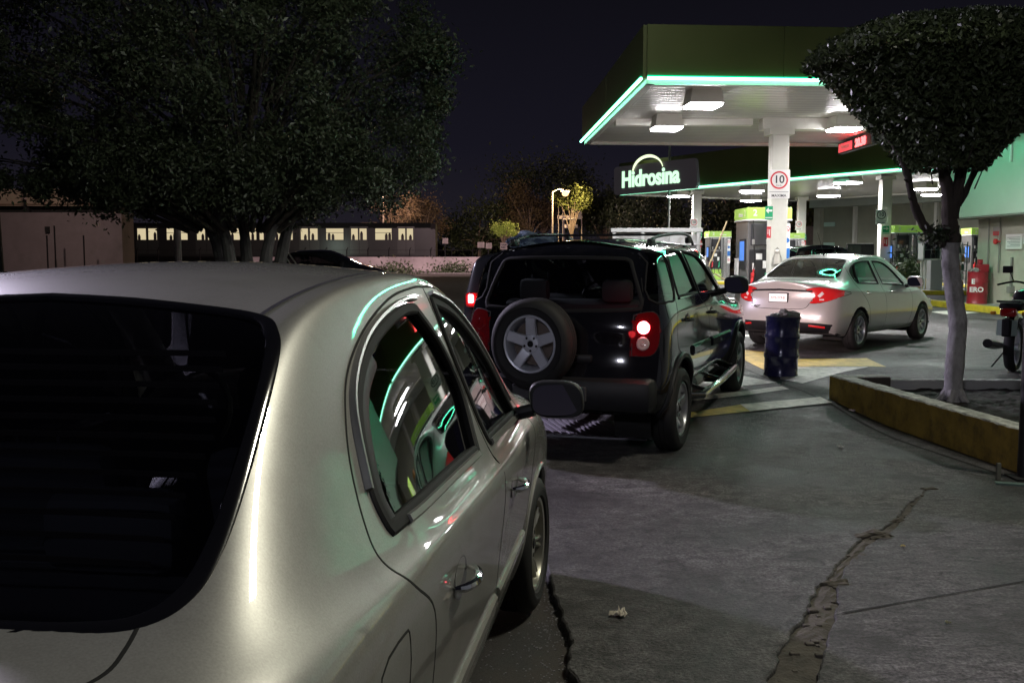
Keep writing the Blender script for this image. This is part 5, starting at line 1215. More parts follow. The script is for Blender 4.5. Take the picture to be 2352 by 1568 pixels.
for i in range(6): m.box(0,.79,0,.44,.06+i*hh/5.6,.09+i*hh/5.6)
m.build('frame', mat('rack_white', (.7,.72,.70), .4), rk)
m = MB(); m.box(-.45,-.05,.05,.4,0,hh*.62); m.build('side_cabinet', mat('cabinet_grey', (.45,.47,.47), .5), rk)
bt = None; cols = [mat('bottle_dark', (.03,.10,.06), .3), mat('bottle_white', (.6,.6,.55), .3), mat('bottle_amber', (.4,.22,.05), .3)]
for i in range(5):
    for j in range(6):
        m = MB(); m.lathe([(0,0),(.045,0),(.05,.02),(.05,.16),(.02,.21),(.018,.25),(0,.25)], (.10+j*.12,.15,.09+i*hh/5.6), 'z', 8); bo = m.build('bottle', cols[(i*2+j)%3], None, smooth=True)
        bo.parent = rk
def shrub(name, loc, rad, n, leaf, mt, label, cat='shrub', kindlabel=None):
    o = leaves(name, n, lambda: tuple(Vector(loc)+Vector((rng.gauss(0,.5)*rad[0], rng.gauss(0,.5)*rad[1], abs(rng.gauss(0,.5))*rad[2]))), leaf, mt); tagd(o, label, cat); return o
def leaves(name, n, fn, size, mt, parent=None, seed=0):
    g_ = np.random.default_rng(seed+n); P = np.array([fn() for _ in range(n)]); s = size*g_.uniform(.6,1.35,n)
    a = g_.normal(size=(n,3)); a /= np.linalg.norm(a, axis=1, keepdims=True); b_ = g_.normal(size=(n,3)); b_ -= a*(a*b_).sum(1, keepdims=True); b_ /= np.linalg.norm(b_, axis=1, keepdims=True)
    a = a*s[:,None]; b_ = b_*s[:,None]*.42
    V = np.stack([P-a, P-a*.1+b_, P+a, P-a*.1-b_], 1).reshape(-1,3); F = np.arange(4*n).reshape(n,4)
    me = bpy.data.meshes.new(name); me.vertices.add(4*n); me.vertices.foreach_set('co', V.ravel()); me.loops.add(4*n); me.loops.foreach_set('vertex_index', F.ravel())
    me.polygons.add(n); me.polygons.foreach_set('loop_start', np.arange(0, 4*n, 4)); me.update(calc_edges=True); me.validate(); me.materials.append(mt)
    o = bpy.data.objects.new(name, me); COL.objects.link(o); o.parent = parent; return o
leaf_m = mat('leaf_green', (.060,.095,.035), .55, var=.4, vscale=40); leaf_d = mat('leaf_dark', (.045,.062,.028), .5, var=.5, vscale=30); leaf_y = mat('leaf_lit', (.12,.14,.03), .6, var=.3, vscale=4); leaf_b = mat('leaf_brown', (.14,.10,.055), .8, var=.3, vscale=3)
shrub('potted_shrub', ((2085-1176)/2287*36.5,36.5,.6), (.55,.4,.75), 900, .08, leaf_m, 'low leafy shrub beneath the display case')
m = MB(); xb = (2077-1176)/2287*36; m.rbox(xb, xb+.95, 35.8, 36.1, .24, .6, .02); tagd(m.build('yellow_block', mat('yellow_kerb')), 'yellow concrete block in front of the leafy shrub', 'block')

# buildings
wall_m = mat('beige_render', (.42,.42,.34), .85, bump=.3, bscale=12, var=.12, vscale=1.2, dirt=(.22,.2,.15), dirt_amt=.4, dscale=1.5)
panel_m = mat('pale_fascia_panel', (.45,.50,.44), .55, var=.06, vscale=1.0)
shop = empty('shop_building', (12.2,26.2,0), 0, 'station shop at the right edge under its overhanging green lit fascia', 'building')
def L(x, y, z): return Vector((x, y, z))-Vector(shop.location)
m = MB(); a = L(12.2,-2,.0); c = L(16,26.2,2.6); m.box(a.x, c.x, a.y, c.y, 0, 2.6); m.build('wall', wall_m, shop)
m = MB(); a = L(11.6,-2,2.44); c = L(16.2,26.6,5.8)
m.box(a.x, a.x+.12, a.y, c.y, 2.44, 5.9); m.box(a.x+.12, c.x, c.y-.12, c.y, 2.44, 5.9); m.build('fascia', panel_m, shop)
m = MB(); m.box(a.x+.12, c.x, a.y, c.y-.12, 2.61, 2.66); m.box(a.x+.02,a.x+.6,a.y,c.y,2.40,2.438); m.build('overhang', mat('overhang', (.20,.20,.18), .8), shop)
m = MB(); m.rbox(a.x-1.0+1.05, c.x, a.y, c.y-.5, .06, .24, .02); m.build('pavement', mat('pale_paving'), shop)
m = MB(); m.rbox(L(11.42,0,0).x, L(11.60,0,0).x, L(0,-2,0).y, L(0,27.5,0).y, .05, .245, .015); m.build('kerb', mat('yellow_kerb'), shop)
def on_wall(px, py, X=12.18):
    Y = X*2287/(px-1176); return Y, zpx(py, Y)
def plate(px0, px1, py0, py1, mt, name, par=shop, X=12.17, lines=0, th=.015):
    Y1, _ = on_wall(px0, py0, X); Y0, _ = on_wall(px1, py0, X); zt = zpx(py0, (Y0+Y1)/2); zb = zpx(py1, (Y0+Y1)/2)
    m = MB(); p = Vector(par.location); m.box(X-p.x-th, X-p.x, Y0-p.y, Y1-p.y, zb, zt); o = m.build(name, mt, par)
    if lines:
        k = MB()
        for i in range(lines): zz = zt-(zt-zb)*(.2+.7*i/lines); k.box(X-p.x-th-.003, X-p.x-th, Y0-p.y+.1*(Y1-Y0), Y1-p.y-.1*(Y1-Y0)-(i%3)*.08, zz-.012, zz)
        k.build('print', mat('grey_print', (.15,.15,.16), .6), o)
    return o
plate(2306,2343,538,572,sgn_white,'notice', lines=7); plate(2346,2362,536,560,sgn_white,'notice', lines=4)
plate(2276,2290,522,531,mat('sign_grey2', (.25,.25,.24), .5),'notice'); plate(2276,2290,531.5,541,sgn_red,'notice', lines=2)
for px, p0, p1, r_ in ((2293,495,626,.018),(2323,591,668,.03),(2267.5,500,640,.015)):
    Y, z1_ = on_wall(px, p0); z0_ = zpx(p1, Y); m = MB(); m.tube([(-.05,Y-26.2,z0_),(-.05,Y-26.2,z1_)], r_, 8); m.build('conduit', mat('conduit_grey', (.20,.20,.18), .6), shop, smooth=True)
Y, z_ = on_wall(2288, 555); m = MB(); m.lathe([(0,0),(.07,0),(.07,.05),(0,.06)], (-.12,Y-26.2,z_), 'x', 14); m.tube([(-.1,Y-26.2,z_),(-.1,Y-26.2-.25,z_)], .02, 6); m.build('hydrant_valve', noz_r, shop, smooth=True)
Y, z_ = on_wall(2325, 668); m = MB(); m.rbox(-.14,0,Y-26.2-.08,Y-26.2+.08,z_-.05,z_+.12,.02); m.build('junction_box', mat('conduit_grey'), shop)
# camera and lamp bracket on the green lit fascia
Yb = 11.58*2287/(2322-1176); zb_ = zpx(292, Yb); cm = empty('wall_camera', (11.58, Yb, zb_), 0, 'security camera with red hood bracketed to the green lit fascia', 'camera')
m = MB(); m.rbox(-.55,-.10,-.12,.12,0,.18,.04); m.build('body', mat('camera_grey', (.10,.11,.10), .5), cm, smooth=True); m = MB(); m.tube([(0,0,.25),(-.25,0,.22),(-.32,0,.12)], .03, 8); m.build('arm', mat('camera_grey'), cm, smooth=True)
m = MB(); m.rbox(-.45,-.12,-.15,.15,-.30,-.12,.05); m.build('red_hood', mat('dull_red', (.25,.05,.03), .5), cm, smooth=True); m = MB(); m.tube([(-.02,.25,-.1),(-.02,.25,-.82)], .03, 8); m.build('tube_lamp', sgn_white, cm, smooth=True)
# far wing of the shop behind the farther canopy
wg = empty('back_building', (18.5,60,0), math.atan2(-.8666,.4986), 'long low station building behind the farther canopy, wall lit dull green', 'building')
m = MB(); m.box(0,40,0,6,0,4.2); m.build('wall', mat('olive_render', (.26,.27,.21), .85, bump=.2, bscale=8, var=.15, vscale=.8), wg)
m = MB(); m.box(-.1,40,-.9,5,4.2,6.0); m.build('fascia', panel_m, wg); m = MB(); m.box(-.3,.2,-.3,.0,0,4.19); m.build('pillar', wall_m, wg)
for x in (2.6,6.9,8.0): m = MB(); m.box(x,x+.16,-.25,-.02,0,4.19); m.build('wall_pier', white_paint, wg)
m = MB(); m.box(2.0,3.9,-.05,-.01,1.1,2.1); m.build('poster', mat('poster_white', (.6,.6,.55), .6, var=.3, vscale=3), wg)
m = MB(); m.box(.3,1.1,-.08,-.01,3.1,3.35); m.box(.3,1.1,-.08,-.01,1.9,2.15); m.build('wall_light', mat('mint_plate', (.5,.7,.62), .5), wg)
# low wall and boards seen between the columns
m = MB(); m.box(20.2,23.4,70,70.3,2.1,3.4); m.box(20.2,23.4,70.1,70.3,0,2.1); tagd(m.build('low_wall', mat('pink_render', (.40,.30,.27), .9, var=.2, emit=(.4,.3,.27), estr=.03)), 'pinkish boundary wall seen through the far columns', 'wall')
# red drum
def drum(name, loc, r, h, mt, label, rib=.012):
    e = empty(name, loc, 0, label, 'drum'); m = MB(); p = [(0,.01),(r-.01,.01),(r-.008,0),(r+.006,0),(r+.006,.02),(r,.03)]
    for t in (.34,.67): p += [(r,h*t-.035),(r+rib,h*t-.015),(r+rib,h*t+.015),(r,h*t+.035)]
    p += [(r,h-.03),(r+.006,h-.02),(r+.006,h),(r-.008,h),(r-.012,h-.02),(r-.012,h-.25),(0,h-.25)]
    m.lathe(p, n=40); m.build('barrel', mt, e, smooth=True); return e
Yd = 25.3; Xd = (2244-1176)/2287*Yd; red_d = mat('red_drum_paint', (.30,.02,.03), .4, bump=.05, var=.12)
rd_ = drum('red_drum', (Xd, Yd, .24), .24, .81, red_d, 'dark red sand drum with white letters standing on the pavement')
text_obj('lettering', 'E', .17, sgn_white, rd_, face_mat((-.19,-.17,.56), (1,-.75,0), (0,0,1)), .003, bold=.006); text_obj('lettering', 'ERO', .17, sgn_white, rd_, face_mat((-.135,-.245,.36), (1,-.42,0), (0,0,1)), .003, bold=.006)
m = MB(); m.rbox(-.02,.24,-.1,.12,.78,1.0,.02); m.rbox(-.0,.10,-.05,.08,1.0,1.12,.02); m.build('lid_box', red_d, rd_)
bag_m = mat('plastic_bag', (.35,.34,.32), .4, bump=.5, bscale=25, var=.3, vscale=12)
def bag(name, loc, s, label, mt=None, seed=1):
    r2 = random.Random(seed); bm = bmesh.new(); bmesh.ops.create_icosphere(bm, subdivisions=4, radius=1)
    for v in bm.verts:
        k = 1+.16*math.sin(v.co.x*6+seed)+.14*math.sin(v.co.y*8+v.co.z*7)+.05*r2.gauss(0,1); v.co = (v.co.x*s[0]*k, v.co.y*s[1]*k, v.co.z*s[2]*k)
    bm.verts.index_update(); m = MB(); m.add([v.co[:] for v in bm.verts], [[v.index for v in f.verts] for f in bm.faces]); bm.free(); o = m.build(name, mt or bag_m, None, smooth=False); o.location = loc; tagd(o, label, 'bag'); return o
bag('plastic_bag', (Xd-.08, Yd-.02, .24+.84), (.13,.12,.06), 'pale plastic scraps on top of the dark red drum')
# blue drum in the forecourt, leaning slightly
p = gp(1803, 866); bd = drum('blue_drum', (p.x, p.y+.19, p.z), .192, .69, mat('blue_drum_paint', (.022,.022,.085), .22, .1, coat=.8, bump=.08, bscale=9, var=.2, dirt=(.10,.09,.09), dirt_amt=.3, dscale=8), 'dark blue oil drum used as a bin in front of the white sedan', .010)
bd.rotation_euler = (0, R(1.2), 0)
bag('bin_liner', (p.x+.06, p.y+.2, p.z+.685), (.13,.12,.075), 'crumpled translucent liner bulging from the top of the blue drum', mat('bin_liner', (.42,.38,.33), .35, bump=.5, bscale=30, var=.3, vscale=14), 3)
crumple2 = bag('rag', (p.x-.10, p.y+.12, p.z+.70), (.05,.05,.03), 'small pale rag hanging at the left lip of the blue drum', None, 6)
# post at the right edge of the picture
m = MB(); m.tube([(0,0,0),(0,0,1.72)], .045, 12); m.box(-.09,.09,-.09,.09,0,.015); o = m.build('post', mat('dark_post', (.018,.017,.017), .6, bump=.2), None, smooth=True); o.location = (3.45,6.6,0); tagd(o, 'dark steel post at the right edge before the planter wall end', 'post')
m = MB(); m.rbox(-.015,.015,-.012,.012,0,.12,.006); o = m.build('bolt_stub', mat('pale_stub', (.14,.14,.11), .8)); o.location = (3.25,6.55,0); tagd(o, 'short pale stub standing beside the foot of the dark post', 'stub')
m = MB(); m.box(-.10,.10,-.03,.03,0,.012); o = m.build('metal_strip', mat('mint_plate')); o.location = (3.28,6.42,0); o.rotation_euler.z = R(-20); o.data.materials[0] = mat('dull_mint', (.10,.16,.14), .7); tagd(o, 'small mint coloured strip on the ground at the dark post', 'debris')
# ------------------------------------------------------------------ trees
bark = mat('dark_bark', (.055,.045,.036), .9, bump=1.0, bscale=22, var=.4, vscale=10, stretch=(1,1,.35)); lime_wash = mat('lime_wash', (.36,.35,.35), .9, bump=.9, bscale=18, var=.3, vscale=9, dirt=(.07,.06,.055), dirt_amt=.7, dscale=10, stretch=(1,1,.5))
def limb(m, pts, r0, r1, n=10, wob=.0, sub=5):
    P = smooth_line([tuple(p) for p in pts], sub); k = len(P)
    rs = [(r0+(r1-r0)*(i/(k-1))**.8)*(1+rng.uniform(-wob,wob)) for i in range(k)]
    m.tube([(p[0]+rng.uniform(-wob,wob)*r0*.6, p[1]+rng.uniform(-wob,wob)*r0*.6, p[2]) for p in P], rs, n)
# clipped tree in the planter
TY = 9.0
def tp(u, v, dy=0): q = dp(u, v, TY+dy); return (q.x, q.y, q.z)
base = dp(2190, 918, TY); tr = empty('clipped_tree', (base.x, TY, .17), 0, 'clipped tree with bowl shaped crown and whitewashed trunk growing in the planter', 'tree')
sh_ = Vector(tr.location)
def loc(pts): return [tuple(Vector(p)-sh_) for p in pts]
m = MB(); limb(m, loc([tp(2192,930),tp(2190,880),tp(2196,800),tp(2200,740),tp(2190,660),tp(2183,600),tp(2186,552)]), .085, .073, 16, .05, 8)
for k in range(5): a = k*1.25+.3; m.tube([(0+.03*math.cos(a), .03*math.sin(a), .12),(.10*math.cos(a),.10*math.sin(a),.02),(.17*math.cos(a),.17*math.sin(a),-.03)], [.05,.035,.015], 8)
m.build('whitewashed_trunk', lime_wash, tr, smooth=True)
m = MB()
limb(m, loc([tp(2186,556),tp(2182,520),tp(2180,480),tp(2175,430),tp(2160,370),tp(2130,300),tp(2090,230)]), .088, .03, 14, .08)
limb(m, loc([tp(2182,500),tp(2200,430),tp(2215,350,.1),tp(2230,260,.2),tp(2250,170,.3)]), .07, .02, 12, .08)
limb(m, loc([tp(2178,560),tp(2155,552),tp(2128,525),tp(2108,490),tp(2095,452),tp(2085,405),tp(2068,360),tp(2030,300)]), .052, .022, 12, .14)
limb(m, loc([tp(2200,470),tp(2218,440),tp(2240,390),tp(2266,350),tp(2290,315),tp(2320,260)]), .036, .016, 10, .12)
limb(m, loc([tp(2205,440,-.05),tp(2222,380,-.05),tp(2252,320),tp(2270,250)]), .022, .012, 8, .12)
for (u, v) in ((2100,462),(2112,497),(2090,420),(2262,352),(2140,540),(2287,318)):
    p = Vector(tp(u, v))-sh_; m.tube([p, p+Vector((rng.uniform(-.06,.06), -.03, .03))], [.022,.012], 7)
m.build('branches', bark, tr, smooth=True)
axX = dp(2176,300,TY).x-sh_.x; 
def crown_pt():
    while True:
        z = rng.uniform(2.08, 3.41); a = rng.uniform(0, 2*math.pi)
        if z < 2.5 and rng.random() < .35: continue
        if z < 2.98: R_ = .34+.92*(z-2.08)**1.12
        else: R_ = 1.245*math.sqrt(max(0, 1-((z-2.98)/.43)**2)) if z < 3.41 else 0
        R_ *= 1+.05*math.sin(3*a+z*3)+.035*math.sin(7*a+2*z)+rng.gauss(0, .025)
        r = R_*(1-abs(rng.gauss(0,.10))) if rng.random() < .86 else R_*math.sqrt(rng.random())
        if rng.random() < R_/1.3: return (axX+r*math.cos(a), r*math.sin(a), z-.0)
leaves('foliage', 52000, crown_pt, .030, mat('hedge_leaf', (.075,.10,.045), .36, var=.55, vscale=26), tr, 1)
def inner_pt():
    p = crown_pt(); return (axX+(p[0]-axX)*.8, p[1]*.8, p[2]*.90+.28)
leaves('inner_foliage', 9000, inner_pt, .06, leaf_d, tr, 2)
tw = MB()
for i in range(60):
    p = Vector(crown_pt()); c = Vector((axX, 0, max(.9, p.z-.8))); tw.tube([c.lerp(p, .68), c.lerp(p, .85)+Vector((0,0,.03)), p], [.007,.005,.003], 5)
tagd(tw.build('twigs', bark, tr), kind='stuff')
pb = Vector(tp(2150,540))-sh_; tagd(leaves('lower_tuft', 700, lambda: (pb.x+rng.gauss(0,.06), rng.gauss(0,.05), pb.z+rng.gauss(0,.04)), .022, leaf_d, tr, 3), kind='stuff')
# big street tree on the left
big = empty('street_tree', ((575-1176)/2287*23, 23, 0), 0, 'huge dark leafy tree spreading over the upper left of the scene', 'tree'); B0 = Vector(big.location)
m = MB()
stems = [((-.3,0),(-.9,.2,2.0),(-1.9,.5,3.6),(-3.2,.8,5.6)), ((0,.1),(-.15,.2,1.9),(-.3,.3,3.6),(.2,.6,6.2)), ((.15,-.1),(.55,-.2,1.9),(1.2,-.5,3.3),(2.6,-.6,5.2)), ((-.15,-.2),(-.45,-.5,2.1),(-1.0,-1.2,4.0),(-1.2,-2,5.6)), ((.25,.1),(.85,.5,2.3),(1.6,1.1,4.2),(2.2,1.6,6.0))]
for s_ in stems:
    limb(m, [(s_[0][0],s_[0][1],0),((s_[0][0]+s_[1][0])/2,(s_[0][1]+s_[1][1])/2,.95),s_[1],s_[2],s_[3]], .21, .05, 10, .07)
m.build('trunk', mat('street_bark', (.075,.07,.066), .9, bump=1, bscale=14, var=.35, vscale=6, stretch=(1,1,.3)), big, smooth=True)
clumps = []
r3 = random.Random(11)
for i in range(190):
    while True:
        x, y, z = r3.uniform(-1,1), r3.uniform(-1,1), r3.uniform(-1,1); d = math.sqrt(x*x+y*y+z*z)
        if .35 < d < 1: break
    cx, cy, cz = -.95+x*5.4, y*4.2, 5.65+z*3.85
    if cz < 3.1: cz = 3.1+r3.uniform(0,.5)
    clumps.append((cx, cy, cz, r3.uniform(.35,.8)))
# drooping fringe
for x, z in ((-5.6,3.1),(-4.9,2.6),(-4.2,2.45),(-3.3,2.3),(-2.5,2.2),(-1.8,2.15),(-1.0,2.2),(.0,2.2),(.6,2.05),(1.3,2.1),(2.0,2.3),(2.8,2.35),(3.3,2.8),(3.9,3.1),(4.3,3.8),(4.5,4.4),(4.3,5.2),(3.4,2.5),(-5.9,4.0)):
    for k in range(3): clumps.append((x+r3.uniform(-.3,.3), r3.uniform(-2.2,1.0), z+.45+r3.uniform(0,.35), r3.uniform(.28,.5)))
for i in range(46): clumps.append((r3.uniform(-3.6,2.8), r3.uniform(-2.6,.2), r3.uniform(2.9,3.9), r3.uniform(.3,.6)))
ci = [0]
def big_pt():
    c = clumps[rng.randrange(len(clumps))]; a = rng.gauss(0,.5), rng.gauss(0,.5), rng.gauss(0,.42)
    return (c[0]+a[0]*c[3], c[1]+a[1]*c[3], c[2]+a[2]*c[3]-abs(rng.gauss(0,.10)))
leaves('foliage', 175000, big_pt, .056, mat('street_leaf', (.056,.070,.038), .45, var=.5, vscale=5), big, 4)
tw = MB()
for c in clumps[::2]: 
    b0 = Vector((c[0]*.25, c[1]*.25, max(2.0, c[2]*.62))); p = Vector(c[:3]); tw.tube([b0, b0.lerp(p,.55)+Vector((0,0,.3)), p], [.06,.03,.01], 5)
tw.build('branches', bark, big)

# ------------------------------------------------------------------ background across the avenue
def at(u, y, Y): return Vector(((u-1176)/2287*Y, Y, zpx(y, Y)))
# metro train
TYd = 92; k_ = TYd/2287
tb = empty('metro_train', at(1000, 590, TYd), 0, 'metro train with bright windows running behind the big tree', 'train'); t0 = Vector(tb.location)
car_m = mat('train_body', (.016,.018,.017), .4, .2, var=.25, vscale=.4); win_lit = emis('train_window_light', (1.0,.84,.52), .66); person_m = mat('passenger_shadow', (.05,.04,.04), .8)
def bx(u0, u1, y0, y1, d0, d1): return ((u0-1176)*k_-t0.x, (u1-1176)*k_-t0.x, d0, d1, (582-y1)*k_+HC-t0.z, (582-y0)*k_+HC-t0.z)
m = MB(); x0, x1, _, _, z0, z1 = bx(-80, 990, 512, 588, 0, 2.5)
prof = [(0,z0),(2.5,z0),(2.5,z1-.5),(2.0,z1),(.5,z1),(0,z1-.5)]; m.prism([(a, b) for a, b in prof], x0, x1, 'yz'); m.build('body', car_m, tb)
m = MB(); m.prism([(0,z0),(2.5,z0),(2.5,z1-.6),(1.9,z1-.1),(.5,z1-.1),(0,z1-.6)], x1, x1+.45, 'yz'); m.build('cab_end', mat('train_cab', (.03,.028,.028), .5), tb)
wins = [(284,299,0),(321,340,1),(346,365,1),(388,435,0),(457,475,1),(482,498,1),(520,560,0),(575,592,1),(600,616,1),(634,675,0),(694,710,1),(715,732,1),(752,791,0),(809,824,1),(828,844,1),(864,901,0),(917,932,1),(936,950,1)]
for i, (a, b_, d_) in enumerate(wins):
    X0, X1, _, _, Z0, Z1 = bx(a, b_, 525.5, 551, 0, 0)
    m = MB(); m.rbox(X0-.07, X1+.07, -.05, -.01, Z0-.07, Z1+.07, .015); w = m.build('window_frame' if not d_ else 'door_window_frame', mat('train_frame', (.03,.03,.03), .5), tb)
    m = MB(); m.box(X0, X1, -.07, -.052, Z0, Z1); m.build('pane', win_lit, w)
    m = MB()
    if not d_: m.box(X0, X1, -.08, -.071, Z0+.60*(Z1-Z0), Z0+.64*(Z1-Z0))
    for q in range(1 if d_ else 2):
        xx = rng.uniform(X0+.15, X1-.15); hh = rng.uniform(.3,.62)*(Z1-Z0); m.rbox(xx-.13, xx+.13, -.078, -.073, Z0, Z0+hh, .002); m.lathe([(0,0),(.09,0)], (xx, -.079, Z0+hh+.05), 'y', 10)
    m.build('passengers', person_m, w)
for a, b_ in ((690,735),(806,847),(914,953),(317,369),(453,502)):
    X0, X1, _, _, Z0, Z1 = bx(a, b_, 521, 583, 0, 0); m = MB(); m.box(X0,(X0+X1)/2-.03,-.04,-.0,Z0,Z1); m.build('door', mat('train_door', (.03,.034,.03), .4), tb); m = MB(); m.box((X0+X1)/2+.03,X1,-.04,-.0,Z0,Z1); m.build('door', mat('train_door'), tb)
lamp('AREA', 'platform_light', (t0.x-9.5, 88.6, t0.z+.9), 42, (.8,1,.85), (t0.x-9.5, 92, t0.z-.4), 1.5)
# track fence posts
fe = empty('track_fence', at(700, 590, 84), 0, 'thin dark track fence between the avenue and the train', 'fence'); f0 = Vector(fe.location); first = None
for u in list(range(30, 1100, 48)):
    if first is None: m = MB(); m.tube([(0,0,-2.2),(0,0,.62),(.12,0,.78)], .045, 6); first = m.build('fence_post', rubber, fe); o = first
    else: o = first.copy(); COL.objects.link(o); o.parent = fe
    o.location = ((u-1176)/2287*84-f0.x, 0, 0)
m = MB(); m.box(-26,15,-.02,.02,-.02,.02); m.box(-26,15,-.02,.02,.55,.58); m.build('fence_rail', rubber, fe)
# concrete barrier
m = MB(); x0 = (560-1176)/2287*80; x1 = 9; m.prism([(79.8,0),(80.5,0),(80.3,.5),(80.25,1.23),(80.05,1.23),(80,.5)], x0, x1, 'yz'); ob = m.build('concrete_barrier', mat('barrier_concrete', (.36,.31,.31), .9, bump=.3, bscale=4, var=.22, vscale=.6, dirt=(.12,.10,.10), dirt_amt=.6, dscale=.5)); tagd(ob, 'long pinkish concrete barrier along the avenue', 'barrier')
m = MB(); m.box(-60, 60, 72, 72.3, -.03, .10); o = m.build('median_kerb', mat('kerb_grey', (.2,.18,.18), .9)); o['kind'] = 'structure'
# station building on the left
LB = 70; lb = empty('left_building', at(150, 590, LB), 0, 'pale flat building with beige upper panels at the far left', 'building'); l0 = Vector(lb.location)
def lbx(u0, u1, y0, y1, d0, d1, name, mt):
    kk = LB/2287; m = MB(); m.box((u0-1176)*kk-l0.x, (u1-1176)*kk-l0.x, d0, d1, HC+(582-y1)*kk-l0.z, HC+(582-y0)*kk-l0.z); return m.build(name, mt, lb)
lbx(-60, 285, 489, 632, 0, 2.2, 'wall', mat('pink_grey_render', (.27,.23,.235), .9, bump=.2, bscale=3, var=.14, vscale=.35, dirt=(.12,.11,.10), dirt_amt=.5, dscale=.4)); lbx(-60, 275, 475, 489, .6, 2.2, 'recess', mat('recess_dark', (.02,.02,.02), .9))
for a, b_ in ((-60,59),(72,204),(212,262)): lbx(a, b_, 436, 474.5, -.1, 2.0, 'upper_panel', mat('beige_panel', (.42,.34,.25), .85, var=.14, vscale=.5)); 
for a, b_ in ((-60,59),(72,204),(212,262)): lbx(a, b_, 470, 472, -.16, -.101, 'panel_band', mat('rust_band', (.20,.12,.08), .8)); 
lbx(59.5, 71.5, 430, 489, .2, 2, 'dark_pier', mat('recess_dark')); lbx(60,72,455,460,.0,.19,'pier_light',mat('pink_render'))
lbx(112,121,521,535,-.2,-.01,'vent_box',mat('recess_dark'))
for u, y in ((113,541),(131,519),(197,541)):
    q = at(u, y, LB-3); m = MB(); m.tube([(q.x,q.y,0),(q.x,q.y,q.z)], .05, 6); tagd(m.build('fence_pole', rubber), {113:'thin dark pole left of the vent box on the pale wall', 131:'tall thin dark pole beside the vent box on the pale wall', 197:'thin dark pole near the middle of the pale wall'}[u], 'pole', 'thin poles before the pale building')
q = at(3, 400, 40); m = MB(); m.tube([(q.x,q.y,0),(q.x-.35,q.y,12)], .17, 10); tagd(m.build('lamp_post', mat('dark_pole', (.02,.02,.022), .7)), 'thick dark pole at the left edge before the pale building', 'pole')
q = at(414, 480, 30); m = MB(); m.tube([(q.x,q.y,0),(q.x-.08,q.y,5.5)], .105, 12); tagd(m.build('utility_post', mat('pale_post', (.40,.33,.31), .8, var=.15)), 'pale round post under the big tree crown, before the train', 'post')
# slanting props near the tree
for i, (u0,y0,u1,y1) in enumerate(((645,570,668,606),(655,568,683,608))):
    a, b_ = at(u0,y0,27), at(u1,y1,27); m = MB(); m.tube([a, b_-(a-b_)*1.5], .02, 6); tagd(m.build('tree_stake', mat('stake', (.25,.23,.2), .8)), ('left' if i == 0 else 'right')+' of two thin slanting stakes at the big tree foot', 'stake', 'slanting stakes at the tree')
# avenue lamps
def avenue_lamp(u, y, Y, ybase, name_lab, power, col, polepx=None, headr=.28):
    p = at(u, y, Y); pu = at(polepx or u, y, Y); e = empty('avenue_lamp', (pu.x, Y, 0), 0, name_lab, 'street lamp')
    m = MB(); m.tube([(0,0,0),(0,0,p.z+.2)], .13, 8, r1=.07); m.tube([(0,0,p.z+.2),((p.x-pu.x)*.6,0,p.z+.5),(p.x-pu.x,0,p.z+.3)], .05, 6); m.build('pole', mat('lamp_pole', (.35,.30,.27), .7), e, smooth=True)
    m = MB(); m.rbox(p.x-pu.x-headr*1.3, p.x-pu.x+headr*1.3, -.2, .2, p.z+.12, p.z+.34, .08); m.build('head', mat('lamp_head', (.2,.2,.2), .6), e)
    m = MB(); bm = bmesh.new(); bmesh.ops.create_icosphere(bm, subdivisions=2, radius=headr); bm.verts.index_update(); m.add([(v.co.x+p.x-pu.x, v.co.y-.3, v.co.z*.8+p.z) for v in bm.verts], [[v.index for v in f.verts] for f in bm.faces]); bm.free(); m.build('bulb', emis('bulb_'+str(u), (col[0],col[1]*.8,col[2]*.65), 3.2), e)
    lamp('POINT', 'avenue_lamp_glow', (p.x, Y-.8, p.z), power, col, radius=.3)
avenue_lamp(897, 441, 100, 590, 'left avenue lamp shining on bare branches above the train', 1500, (1,.62,.42), 882, .17); avenue_lamp(1297, 447, 100, 545, 'bright orange avenue lamp beside the lit tree', 3600, (1,.72,.36), 1268, .34)
q = at(1294, 505, 98); m = MB(); m.tube([(q.x,q.y,0),(q.x,q.y,q.z),(q.x+1.2,q.y,q.z+.05)], .09, 8); tagd(m.build('signal_post', mat('lamp_pole')), 'second pale pole just right of the orange lamp pole', 'post')
# billboard by the bright lamp
bb = empty('billboard', at(1307, 530, 104), 0, 'pale board frame lit by the orange lamp', 'billboard'); b0 = Vector(bb.location); kk = 104/2287
m = MB()
def bbx(u0,u1,y0,y1,d=.1): return ((u0-1176)*kk-b0.x,(u1-1176)*kk-b0.x,0,d,HC+(582-y1)*kk-b0.z,HC+(582-y0)*kk-b0.z)
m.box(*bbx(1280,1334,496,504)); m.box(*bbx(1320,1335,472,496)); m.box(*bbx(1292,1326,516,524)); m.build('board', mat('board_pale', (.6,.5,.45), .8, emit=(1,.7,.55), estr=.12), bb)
m = MB(); 
for u in (1281,1291,1313,1334): m.box(*bbx(u,u+2,470,612,.2))
m.build('frame', mat('lamp_pole'), bb)
